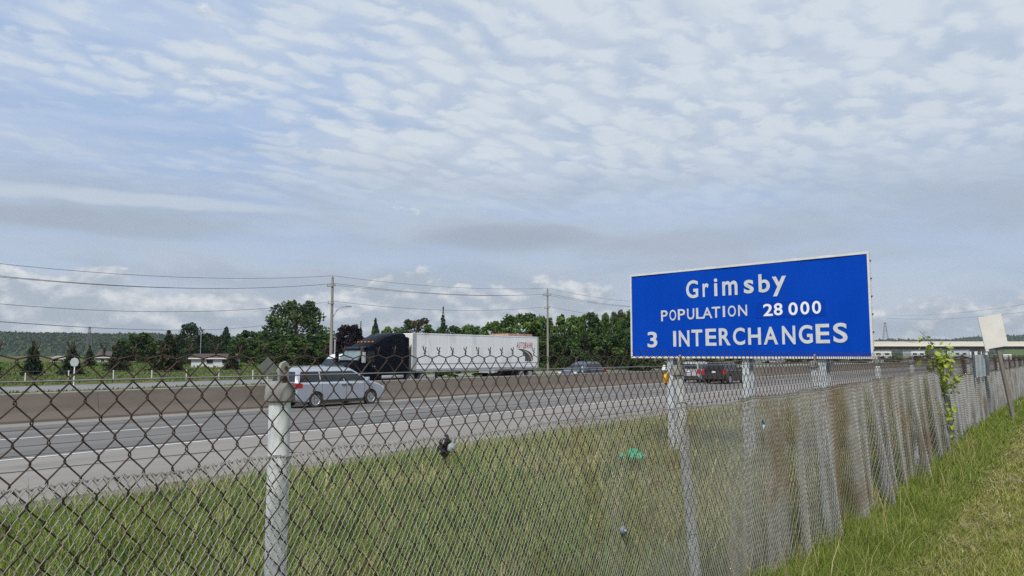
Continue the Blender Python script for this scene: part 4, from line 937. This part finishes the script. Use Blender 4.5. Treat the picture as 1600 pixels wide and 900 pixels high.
# ------------------------------------------------------------------ utility poles, wires, street furniture beyond the highway
M_pole = mat('grey_pole_wood', (.27, .25, .215), (.20, .185, .16), 3, .9, stretch=(4, 4, .4), c3=(.15, .135, .115), s3=2, t3=(.55, .7))
M_ins = mat('insulator', (.30, .28, .27), (.22, .2, .2), 10, .3)
def util_pole(px, ytop, lab, lamp):
    p = onv(px, 560, 67.5); u, v = p.x, 67.5; z = Z(u, v); top = onv(px, ytop, v).z
    t = thing('utility_pole', lab, 'utility pole', (u, v, z), 0, 'utility poles along the service road')
    h = top-z
    m = MB(); m.tube([(0, 0, -.5), (0, 0, h*.5), (0, 0, h)], [.19, .165, .13], 10); obj('pole', m, M_pole, t, smooth=40)
    for zz, w in ((h-1.0, .75), (h-3.0, .55)):
        m = MB(); m.box(-.05, .05, -w, w, zz-.06, zz+.06); a = obj('crossarm', m, M_pole, t); a.location.x = -.18
        for y in (-w+.08, w-.08):
            m = MB(); m.lathe([(.03, zz+.06), (.03, zz+.12), (.07, zz+.14), (.05, zz+.19), (.07, zz+.21), (.03, zz+.27)], n=8, c=(0, y, 0)); obj('insulator', m, M_ins, a)
    m = MB(); m.lathe([(.03, h), (.06, h+.06), (.04, h+.1), (.06, h+.14), (.02, h+.2)], n=8); obj('insulator', m, M_ins, t)
    if lamp:
        z1 = onv(px, 496, v).z-z; q = onv(547, 480, v); L_ = q.x-u-.9; z2 = q.z-z
        m = MB(); m.tube([(.1, 0, z1), (L_*.4, -.1, z1+(z2-z1)*.72), (L_*.75, -.15, z2-.02), (L_, -.2, z2)], .065, 7); obj('lamp_arm', m, M_alu, t, smooth=40)
        m = MB(); m.loft([[(L_-.1, -.28, z2-.05), (L_-.1, -.12, z2-.05), (L_-.1, -.12, z2+.06), (L_-.1, -.28, z2+.06)], [(L_+.55, -.36, z2-.03), (L_+.55, -.06, z2-.03), (L_+.55, -.06, z2+.16), (L_+.55, -.36, z2+.16)], [(L_+.95, -.30, z2+.02), (L_+.95, -.12, z2+.02), (L_+.95, -.12, z2+.10), (L_+.95, -.30, z2+.10)]]); obj('lamp_head', m, M_alu, t, smooth=40)
    return t, h, z
P1, h1, z1 = util_pole(517, 433, 'tall grey utility pole with street lamp arm, left of the truck cab', True)
P2, h2, z2 = util_pole(856, 452, 'tall grey utility pole behind the rear of the white trailer', False)
M_cable = mat('dark_cable', (.11, .12, .13), None, 5, .6)
step = P2.location.x-P1.location.x
ends = [(P1.location.x-step, h1-1.3, z1), (P1.location.x, h1, z1), (P2.location.x, h2, z2), (P2.location.x+step, h2, z2), (P2.location.x+2*step, h2, z2)]
for nm, dz, y, r, sag in (('topmost thin power line on the poles', .18, 0, .020, .75), ('upper power line nearer the highway', -.75, -.67, .024, .85), ('upper power line farther from the highway', -.75, .67, .02, .8), ('lowest power line on the poles, below the crossarms', -2.75, -.47, .021, 1.0)):
    pts = []
    for i in range(len(ends)-1):
        a, b = ends[i], ends[i+1]
        for k in range(17):
            f = k/16; pts.append((a[0]+(b[0]-a[0])*f-.18*(y != 0), 67.5+y, a[2]+a[1]+dz+(b[2]+b[1]-a[2]-a[1])*f-sag*(1.5 if i == 0 else .85)*4*f*(1-f)))
    m = MB(); m.tube(pts, r, 5); tag(obj('power_line', m, M_cable, smooth=True), nm, 'power line', 'power lines strung along the poles')
for k, (ya, yb) in enumerate(((498, 507), (514, 520))):
    a, b = onv(-60, ya, 150.), onv(420, yb, 330.); m = MB(); m.tube([a+(b-a)*f-Vector((0, 0, 2.4*4*f*(1-f))) for f in np.linspace(0, 1, 14)], .07, 5)
    tag(obj('power_line', m, M_cable, smooth=True), ('upper', 'lower')[k]+' faint distant power line low over the left hill', 'power line', 'distant power lines over the left hill')
for k, (xa, ya, xb, yb) in enumerate(((1385, 492, 1680, 462), (1385, 497, 1680, 476))):
    a, b = ond(xa, ya, 900), ond(xb, yb, 520); m = MB(); m.tube([a+(b-a)*f-Vector((0, 0, 5*4*f*(1-f))) for f in np.linspace(0, 1, 14)], .09, 5)
    tag(obj('power_line', m, M_cable, smooth=True), ('upper', 'lower')[k]+' faint power line right of the blue sign', 'power line', 'distant power lines right of the sign')
def lattice(px, ytop, ybase, d, w, lab):
    p = ond(px, 555, d); z0 = ond(px, ybase, d).z-8; H_ = ond(px, ytop, d).z-z0; r = w/F*d/2
    t = thing('transmission_tower', lab, 'tower', (p.x, p.y, z0))
    m = MB(); s = .012*H_*.5
    def wd(f): return r*(1-f)**1.3+.22*r
    lv = [i/9 for i in range(10)]
    for sx, sy in ((-1, -1), (1, -1), (1, 1), (-1, 1)):
        for a, b in zip(lv, lv[1:]): m.bar((sx*wd(a), sy*wd(a), a*H_), (sx*wd(b), sy*wd(b), b*H_), s)
    for a, b in zip(lv, lv[1:]):
        for (x0, y0), (x1, y1) in (((-1, -1), (1, -1)), ((1, -1), (1, 1)), ((1, 1), (-1, 1)), ((-1, 1), (-1, -1))):
            m.bar((x0*wd(a), y0*wd(a), a*H_), (x1*wd(b), y1*wd(b), b*H_), s*.6); m.bar((x1*wd(a), y1*wd(a), a*H_), (x0*wd(b), y0*wd(b), b*H_), s*.6)
    obj('lattice_frame', m, mat('tower_steel', (.16, .14, .14), (.12, .11, .11), .3, .7), t, kind='stuff')
    for f in (.66, .80, .93):
        m = MB(); q = r*1.3; m.bar((-q*RT.x, -q*RT.y, f*H_), (q*RT.x, q*RT.y, f*H_), s); obj('cross_arm', m, MATS['tower_steel'], t)
lattice(138, 510, 548, 620, 9, 'brown lattice transmission tower before the left hill')
lattice(1385, 503, 532, 900, 9, 'grey lattice transmission tower above the bridge, right of the blue sign')
# slim steel post beside the first pole
p = ond(523, 555, 95); z = Z(p.x, p.y); t = thing('lamp_post', 'slim grey post standing just right of the left utility pole', 'post', (p.x, p.y, z))
m = MB(); m.tube([(0, 0, -.2), (0, 0, ond(523, 533, 95).z-z)], .10, 8); obj('shaft', m, M_alu, t); m = MB(); m.lathe([(.13, 0), (.13, .12), (.05, .2)], n=8, c=(0, 0, ond(523, 533, 95).z-z)); obj('cap', m, M_alu, t)
p = ond(313, 555, 118); z = Z(p.x, p.y); t = thing('antenna_mast', 'thin pale mast standing behind the white bungalow', 'mast', (p.x, p.y, z))
m = MB(); m.tube([(0, 0, -.2), (0, 0, ond(313, 517, 118).z-z)], .055, 6); obj('pole', m, M_alu, t); m = MB(); m.bar((-.4, 0, ond(313, 519, 118).z-z), (.4, 0, ond(313, 519, 118).z-z), .05); obj('crossbar', m, M_alu, t)
# round (octagonal) sign seen from behind, and a grey diamond sign
def stop_back():
    d = 58.; p = ond(117.5, 555, d); z = Z(p.x, p.y); t = thing('stop_sign', 'octagonal sign on a thin post, seen from its pale grey back, beside the service road', 'sign', (p.x, p.y, z), math.atan2(RT.y, RT.x))
    zc = ond(117.5, 566, d).z-z; R_ = 7.2/F*d
    m = MB(); m.lathe([(R_*.98, -.008), (R_, -.004), (R_, .004), (R_*.98, .008)], axis='y', n=8, c=(0, -.04, zc)); obj('plate', m, mat('sign_back', (.36, .38, .39), (.30, .32, .33), 3, .5), t)
    m = MB(); m.box(-.035, .035, -.03, .03, -.4, zc+R_*.8); obj('post', m, M_white, t)
stop_back()
def diamond_back():
    d = 40.; p = ond(419, 555, d); z = Z(p.x, p.y); t = thing('diamond_sign', 'grey back of a diamond sign behind the nearest fence post', 'sign', (p.x, p.y, z), math.atan2(RT.y, RT.x))
    zc = ond(419, 573, d).z-z; R_ = 15./F*d
    m = MB(); m.lathe([(R_*.98, -.008), (R_, -.004), (R_, .004), (R_*.98, .008)], axis='y', n=4, c=(0, -.04, zc)); obj('plate', m, mat('diamond_back', (.085, .095, .085), (.065, .075, .068), 3, .6), t)
    m = MB(); m.box(-.04, .04, -.03, .04, -.4, zc+R_*.7); obj('post', m, M_alu, t)
diamond_back()
def meadow_fence():
    t = thing('wire_fence', 'low wire fence with thin white posts beyond the service road', 'fence', (0, 0, 0)); tops = []
    for px, y0, y1 in [(-45, 584, 601), (39.5, 582, 600), (107, 581, 599), (177, 580, 595), (237, 580, 594), (291, 580, 593), (342, 580, 592), (395, 578, 591), (450, 577, 589), (505, 576, 587), (560, 575, 586)]:
        d = 62+(px+45)*.028; p = ond(px, 590, d); z = Z(p.x, p.y); h = ond(px, y0, d).z-z
        m = MB(); m.tube([(0, 0, -.3), (0, 0, max(h, .9))], .05, 7); obj('post', m, M_white, t, loc=(p.x, p.y, z)); tops.append((p.x, p.y, z+max(h, .9)))
    for dz in (-.06, -.4, -.75):
        m = MB(); m.tube([(x, y, z+dz) for x, y, z in tops], .012, 4); obj('fence_wire', m, M_cable, t)
meadow_fence()
def delineator():
    p = onv(910, 586, 28.98); t = thing('delineator_post', 'short teal and white marker post on top of the median wall', 'marker post', (p.x, 28.98, .315))
    m = MB(); m.box(-.07, .07, -.07, .07, 0, .05); obj('foot', m, M_trim, t)
    for k, c in enumerate((0, 1, 0, 1)):
        m = MB(); m.box(-.055, .055, -.03, .03, .05+k*.15, .197+k*.15); obj('band', m, (M_white, mat('teal', (.03, .25, .25), None, 4, .5))[c], t)
delineator()

# ------------------------------------------------------------------ buildings
M_wall = mat('white_siding', (.55, .56, .58), (.48, .49, .51), 2, .8, stretch=(.3, .3, 8)); M_roofb = mat('brown_shingles', (.075, .05, .043), (.055, .037, .032), 3, .95)
M_win = mat('house_window', (.03, .035, .045), None, 2, .1)
def house(px0, px1, ye, yr, yb, d, lab, wall, roof, deep=6., gable=False):
    a, b = ond(px0, 555, d), ond(px1, 555, d); w = (b-a).xy.length; zb = ond(px0, yb, d).z; ze = ond(px0, ye, d).z-zb; zr = ond(px0, yr, d).z-zb
    t = thing('house', lab, 'house', ((a.x+b.x)/2, (a.y+b.y)/2, zb), math.atan2(RT.y, RT.x)+.18); h = w/2
    m = MB(); m.box(-h, h, 0, deep, -3, ze); obj('wall', m, wall, t)
    m = MB(); e = .35
    if gable: m.loft([[(-h-e, -e, ze-.05), (h+e, -e, ze-.05), (0, -e, zr)], [(-h-e, deep+e, ze-.05), (h+e, deep+e, ze-.05), (0, deep+e, zr)]])
    else: m.loft([[(-h-e, -e, ze-.05), (-h-e, deep+e, ze-.05), (-h-e, deep/2, zr)], [(h+e, -e, ze-.05), (h+e, deep+e, ze-.05), (h+e, deep/2, zr)]])
    r = obj('roof', m, roof, t)
    m = MB(); m.box(-h-e, h+e, -e-.06, -e, ze-.18, ze-.02); obj('eaves_board', m, M_white, r)
    for f, ww in (((-.10, .9), (.62, .7)) if w > 4 else ((0, .7),)):
        x = f*h; m = MB(); m.box(x-ww/2-.08, x+ww/2+.08, -.05, .0, ze*.36, ze*.82); fr = obj('window', m, M_white, t); m = MB(); m.box(x-ww/2, x+ww/2, -.065, -.051, ze*.40, ze*.78); obj('pane', m, M_win, fr)
    m = MB(); m.box(h*.86-.45, h*.86+.35, -.05, 0, -.2, ze*.84); obj('door', m, mat('house_door', (.2, .18, .17), None, 3, .6), t)
house(301, 362, 559, 552.5, 574, 108, 'white bungalow with brown roof and dark window at the edge of the meadow', M_wall, M_roofb)
house(80, 97, 560, 556, 567, 170, 'small pale house with white gable, left of the conifer behind the round sign', M_white, mat('pale_roof', (.4, .38, .35), None, 3, .9), gable=True)
house(150, 172, 558, 549, 570, 150, 'house with grey brown roof hidden by the brownish conifer', mat('grey_siding', (.3, .3, .3), None, 3, .8), mat('grey_brown_roof', (.085, .07, .066), (.065, .052, .052), 3, .95))
def shed(px0, px1, yt, yb, d, lab, c, cat='building'):
    a, b = ond(px0, 555, d), ond(px1, 555, d); w = (b-a).xy.length/2; zb = ond(px0, yb, d).z-6; h = ond(px0, yt, d).z-zb; zv = ond(px0, yb, d).z-zb
    t = thing('warehouse', lab, cat, ((a.x+b.x)/2, (a.y+b.y)/2, zb), math.atan2(RT.y, RT.x)); dp = w*1.1+6
    m = MB(); m.box(-w, w, 0, dp, 0, h-.25); obj('wall', m, c, t)
    m = MB(); m.box(-w-.2, w+.2, -.2, dp+.2, h-.25, h); obj('roof', m, M_alu, t)
    n = max(2, int(w/2.2))
    for k in range(n):
        x = -w+2*w*(k+.5)/n; m = MB(); m.box(x-w/n*.55, x+w/n*.55, -.06, 0, zv+(h-zv)*.25, zv+(h-zv)*.62); f = obj('window', m, M_alu, t); m = MB(); m.box(x-w/n*.5, x+w/n*.5, -.09, -.062, zv+(h-zv)*.3, zv+(h-zv)*.58); obj('pane', m, M_win, f)
M_shed = mat('white_cladding', (.68, .68, .68), (.6, .6, .6), .4, .6); M_shed2 = mat('blue_grey_cladding', (.42, .47, .5), (.36, .4, .43), .4, .6)
shed(1366, 1393, 548, 557, 480, 'white low building under the left end of the bridge', M_shed)
shed(1424, 1446, 548, 557, 520, 'white building partly behind the green vine under the bridge', M_shed)
shed(1479, 1513, 547.5, 557, 500, 'pale blue grey building under the bridge above the grey mesh patch', M_shed2)
shed(1516, 1534, 546.5, 556, 560, 'small white building right of the pale blue grey one under the bridge', M_shed)
shed(1584, 1612, 552, 561, 470, 'white building at the right edge of the photo below the bridge', M_shed)
shed(1192, 1226, 561, 567.5, 210, 'white lorry sized shed seen under the blue sign between two posts', M_shed)
def billboard():
    d = 300.; p = ond(1574, 555, d); z = -1.; t = thing('billboard', 'white square board standing below the bridge right of the leaning sign post', 'board', (p.x, p.y, z), math.atan2(RT.y, RT.x))
    w = 6.5/F*d; zt, zb = ond(1574, 553.5, d).z-z, ond(1574, 562, d).z-z
    m = MB(); m.box(-w, w, -.1, .1, zb, zt); obj('board', m, M_shed, t)
    for x in (-w*.7, w*.7): m = MB(); m.box(x-.1, x+.1, -.05, .05, -.5, zb); obj('post', m, M_alu, t)
billboard()
def bridge():
    d = 300.; a = ond(1300, 555, d); t = thing('overpass_bridge', 'long pale concrete overpass crossing the highway behind the blue sign', 'bridge', (a.x, a.y, 0), math.atan2(RT.y, RT.x)); s = d/F
    M_br = mat('bridge_concrete', (.66, .62, .54), (.58, .55, .48), .15, .85, c3=(.33, .31, .27), s3=.4, t3=(.6, .72), stretch=(.2, 1, 1)); L_ = 700*s
    zt = ond(1400, 533.5, d).z; zg_ = ond(1400, 541.5, d).z; zs = ond(1400, 545.5, d).z
    m = MB(); m.box(0, L_, 0, .35, zg_+.45, zt); m.box(0, L_, 12, 12.35, zg_+.45, zt); p1 = MB(); p1.box(0, L_, 0, .35, zg_+.45, zt); obj('parapet', p1, M_br, t); p2 = MB(); p2.box(0, L_, 12, 12.35, zg_+.45, zt); obj('parapet', p2, M_br, t)
    m = MB(); m.box(0, L_, -.2, 12.5, zg_+.1, zg_+.45); obj('deck', m, M_br, t)
    for k in range(5):
        m = MB(); y = .9+k*2.5; m.box(0, L_, y, y+.6, zs, zg_+.1); obj('girder', m, mat('shadowed_girder', (.11, .09, .085), (.08, .07, .065), .3, .8), t)  # shadow under the deck is put into the girder colour
    for px in (1330, 1545, 1700):
        x = (px-1300)*s
        for y in (1.6, 6, 10.4): m = MB(); m.lathe([(.55, -2.), (.55, zs-.9)], n=12, c=(x, y, 0)); obj('pier', m, M_br, t)
        m = MB(); m.box(x-.6, x+.6, .7, 11.6, zs-.9, zs-.003); obj('pier_cap', m, M_br, t)
    # concrete abutment and paved slope at its far end
    x = (1542-1300)*s; m = MB(); m.prism([(x-2, zs-.05), (x+14, zs-.05), (x+26, zs-1.3), (x+2, -1.8), (x-12, -1.8)], 1.0, 11.0, 0); 
bridge()
def bank():
    us = []; d = 330.; V = []; s = d/F; n = 26
    for i in range(n):
        px = 1520+i*14
        for j, (yy, dd) in enumerate(((560, d-14), (551, d-4), (545.5, d+6), (545, d+24), (560, d+40))):
            k = min(1, max(0, (px-1535)/40)); yv = 560+(yy-560)*k+math.sin(i*1.7+j)*.35; p = ond(px, yv, dd); V.append(tuple(p))
    Fc = [(i*5+j, (i+1)*5+j, (i+1)*5+j+1, i*5+j+1) for i in range(n-1) for j in range(4)]
    o = obj('embankment', np_mesh('embankment', np.array(V), np.array(Fc)), mat('grassy_bank', (.07, .11, .05), (.09, .125, .055), .3, .95, spec=.1), smooth=True); o['kind'] = 'structure'
bank()

# ------------------------------------------------------------------ small things along the fence
def leaning_sign():
    d = 15.5; b = ond(1584, 640, d); zb = Z(b.x, b.y); t = thing('traffic_sign', 'pale blank back of a road sign on a leaning wooden post on the lawn', 'sign', (b.x, b.y, zb), math.atan2(RT.y, RT.x)+.12)
    top = ond(1548, 495, d+.2); rot = Matrix.Rotation(-(math.atan2(RT.y, RT.x)+.12), 4, 'Z'); tv = rot @ (top-Vector((b.x, b.y, zb)))
    m = MB(); m.bar(Vector((0, 0, 0))-tv*.12, tv, .075, .05, up=(0, 1, 0)); obj('post', m, mat('weathered_timber', (.20, .175, .15), (.14, .125, .105), 6, .95, stretch=(6, 6, .5)), t)
    c4 = [rot @ (ond(x, y, d)-Vector((b.x, b.y, zb))) for x, y in ((1531, 496), (1567, 490), (1579, 540), (1543, 546))]
    m = MB(); n = Vector((0, 1, 0)); m.add([p+n*.055 for p in c4]+[p+n*.07 for p in c4], [(3, 2, 1, 0), (4, 5, 6, 7)]+[(k, k+4, (k+1) % 4+4, (k+1) % 4) for k in range(4)]); obj('plate', m, mat('plywood_back', (.74, .72, .68), (.67, .65, .61), 2, .8, c3=(.36, .33, .28), s3=3, t3=(.6, .75)), t)
    for f in (.74, .94):
        m = MB(); q = tv*f; m.lathe([(.012, -.06), (.012, -.03)], axis='y', n=6, c=(q.x, q.y, q.z)); obj('bolt', m, M_alu, t)
leaning_sign()
def vine():
    d = 13.4; b = onv(1483, 660, 1.86); t = thing('climbing_vine', 'bright green leafy vine growing up through the fence', 'vine', (b.x, b.y, Z(b.x, b.y)))
    o = Vector((b.x, b.y, Z(b.x, b.y))); dep = (b-CAM).dot(F3)
    stems = [[(1483, 690), (1478, 640), (1474, 600), (1468, 560), (1462, 545), (1452, 532), (1437, 517)], [(1470, 580), (1480, 560), (1478, 540)], [(1476, 610), (1490, 600), (1503, 592)], [(1478, 640), (1490, 655), (1484, 680)], [(1474, 600), (1460, 580), (1455, 566)]]
    m = MB(); lv = []
    for i, st in enumerate(stems):
        pts = [ond(x, y, dep+.1*math.sin(k*2+i))-o for k, (x, y) in enumerate(st)]; m.tube(pts, [.009*(1-.7*k/len(pts)) for k in range(len(pts))], 5)
        for a, c in zip(pts, pts[1:]):
            for f in np.linspace(0, 1, 6 if i else 7): lv.append(a+(c-a)*f)
    obj('stem', m, mat('vine_stem', (.16, .17, .07), (.12, .11, .06), 8, .8), t)
    M_v = mat('vine_leaf', (.28, .36, .035), (.36, .42, .05), 9, .55, trans=.3, c3=(.17, .26, .03), s3=4, t3=(.55, .7))
    shp = [(0, 0, 0), (.35, .22, .05), (.55, .0, .0), (.75, .18, .04), (1, 0, -.06), (.75, -.18, .04), (.35, -.24, .05)]
    ms = []
    for k in range(3):
        q = MB(); q.add([(x*.105, y*(.95+.2*k)*.125, z*.12) for x, y, z in shp], [(0, 1, 2), (1, 3, 2), (3, 4, 2), (4, 5, 2), (5, 6, 2), (6, 0, 2)]); me = q.mesh('leaf'); me.materials.append(M_v); ms.append(me)
    r = np.random.default_rng(5)
    extra = [ond(1470+r.normal(0, 11), r.normal(570, 15), dep+r.normal(0, .12))-o for _ in range(150)]+[ond(1484+r.normal(0, 9), r.normal(600, 10), dep+r.normal(0, .1)-.1)-o for _ in range(26)]+[ond(1484+r.normal(0, 6), r.normal(640, 22), dep+r.normal(0, .08)-.1)-o for _ in range(24)]
    for p in lv+extra:
        l = bpy.data.objects.new('leaf', ms[r.integers(3)]); COL.objects.link(l); l.parent = t; l.location = p+Vector(r.normal(0, .03, 3)); l.rotation_euler = (r.uniform(-.9, .9), r.uniform(-.3, 1.1), r.uniform(0, 6.28)); s_ = r.uniform(.45, 1.1); l.scale = (s_, s_, s_)
vine()
def litter():
    p = onz(990, 738, -.12); r = np.random.default_rng(3); m = MB(); vs = []
    for i in range(7):
        for j in range(7): vs.append(((i-3)*.062+r.normal(0, .02), (j-3)*.055+r.normal(0, .02), .05+.22*r.random()*(1-abs(i-3)/4)*(1-abs(j-3)/4)+.06))
    m.add(vs, [(i*7+j, (i+1)*7+j, (i+1)*7+j+1, i*7+j+1) for i in range(6) for j in range(6)]); m.add([(x, y, z-.02) for x, y, z in vs], [(i*7+j, i*7+j+1, (i+1)*7+j+1, (i+1)*7+j) for i in range(6) for j in range(6)])
    tag(obj('plastic_bag', m, mat('green_plastic', (.03, .36, .18), (.04, .45, .25), 12, .35), loc=(p.x, p.y, Z(p.x, p.y)+.02)), 'crumpled bright green plastic bag lying in the grass behind the fence', 'litter')
    def disc(px, py, R_, lab, c, cat='disc', v=1.925):
        q = onv(px, py, v); t = thing('plastic_disc', lab, cat, tuple(q)); m = MB(); m.lathe([(R_*.1, .006), (R_*.7, .006), (R_*.92, .004), (R_, -.002), (R_*.95, -.010)], axis='y', n=20); 
        m2 = MB(); m2.v = [(x, -y, z) for x, y, z in m.v]; m2.f = m.f; obj('rim', m2, c, t, smooth=40); m = MB(); m.lathe([(R_*.28, -.016), (R_*.34, -.008), (R_*.34, -.004)], axis='y', n=14); obj('hub', m, M_alu, t)
        return t
    disc(705, 699, .019, 'round pale grey disc caught in the fence beside a dark rag', mat('pale_plastic', (.42, .47, .48), (.34, .38, .4), 20, .5), 'disc')
    disc(975, 829, .022, 'small blue grey disc low in the fine mesh', mat('blue_grey_plastic', (.16, .20, .26), (.12, .16, .21), 20, .5), 'disc')
    q = onv(694, 697, 1.935); m = MB()
    for k in range(11):
        x = r.uniform(-.022, .026); z = r.uniform(.0, .045); pts = [(x+r.normal(0, .004), r.normal(0, .006), z-.012*i) for i in range(6)]; m.tube(pts, [.003, .006, .0065, .006, .004, .001], 5)
    tag(obj('dark_rag', m, mat('black_cloth', (.018, .017, .02), (.03, .028, .03), 30, .95), loc=tuple(q)), 'torn dark rag snagged in the fence next to the pale disc', 'rag')
    q = onv(1192, 652, 1.88); m = MB(); vs = [(r.normal(0, .02), r.normal(0, .008), -.03*k/3+r.normal(0, .01)) for k in range(8)]; m.add(vs, [(0, 1, 3, 2), (2, 3, 5, 4), (4, 5, 7, 6)]); m.add([(x, y-.004, z) for x, y, z in vs], [(2, 3, 1, 0), (4, 5, 3, 2), (6, 7, 5, 4)])
    tag(obj('plastic_scrap', m, mat('pale_blue_plastic', (.3, .42, .55), (.25, .36, .5), 20, .5), loc=tuple(q)), 'scrap of pale blue plastic caught high in the fine mesh', 'litter')
    q = onv(1041, 590, 2.06); t = thing('yellow_tag', 'yellow plastic tag with white knob beside the leaning fence post', 'tag', tuple(q)); t.scale = (.62, .62, .62); 
    m = MB(); m.prism([(-.035, -.05), (.0, -.075), (.035, -.05), (.045, .01), (.015, .05), (-.02, .05), (-.045, .0)], -.015, .015, .008); obj('body', m, mat('yellow_plastic', (.72, .38, .015), (.6, .3, .012), 12, .4), t)
    m = MB(); m.lathe([(.012, -.02), (.028, 0), (.02, .03), (.012, .05)], n=10, c=(-.035, 0, .075)); obj('knob', m, M_white, t)
    m = MB(); m.tube([(-.01, 0, .05), (.03, -.01, .10), (.09, -.02, .06)], .004, 5); obj('wire_loop', m, M_cast, t)
litter()

# ------------------------------------------------------------------ haze
def haze():
    m = bpy.data.materials.new('air'); m.use_nodes = True; t = m.node_tree; t.nodes.clear()
    v = N(t, 'ShaderNodeVolumePrincipled'); v.inputs['Color'].default_value = (.80, .86, .93, 1); v.inputs['Density'].default_value = .0001; v.inputs['Anisotropy'].default_value = .3
    o = N(t, 'ShaderNodeOutputMaterial'); t.links.new(v.outputs[0], o.inputs['Volume'])
    b = MB(); b.box(-7500, 7500, -7500, 7500, -9, 140); obj('haze', b, m, kind='stuff')
haze()
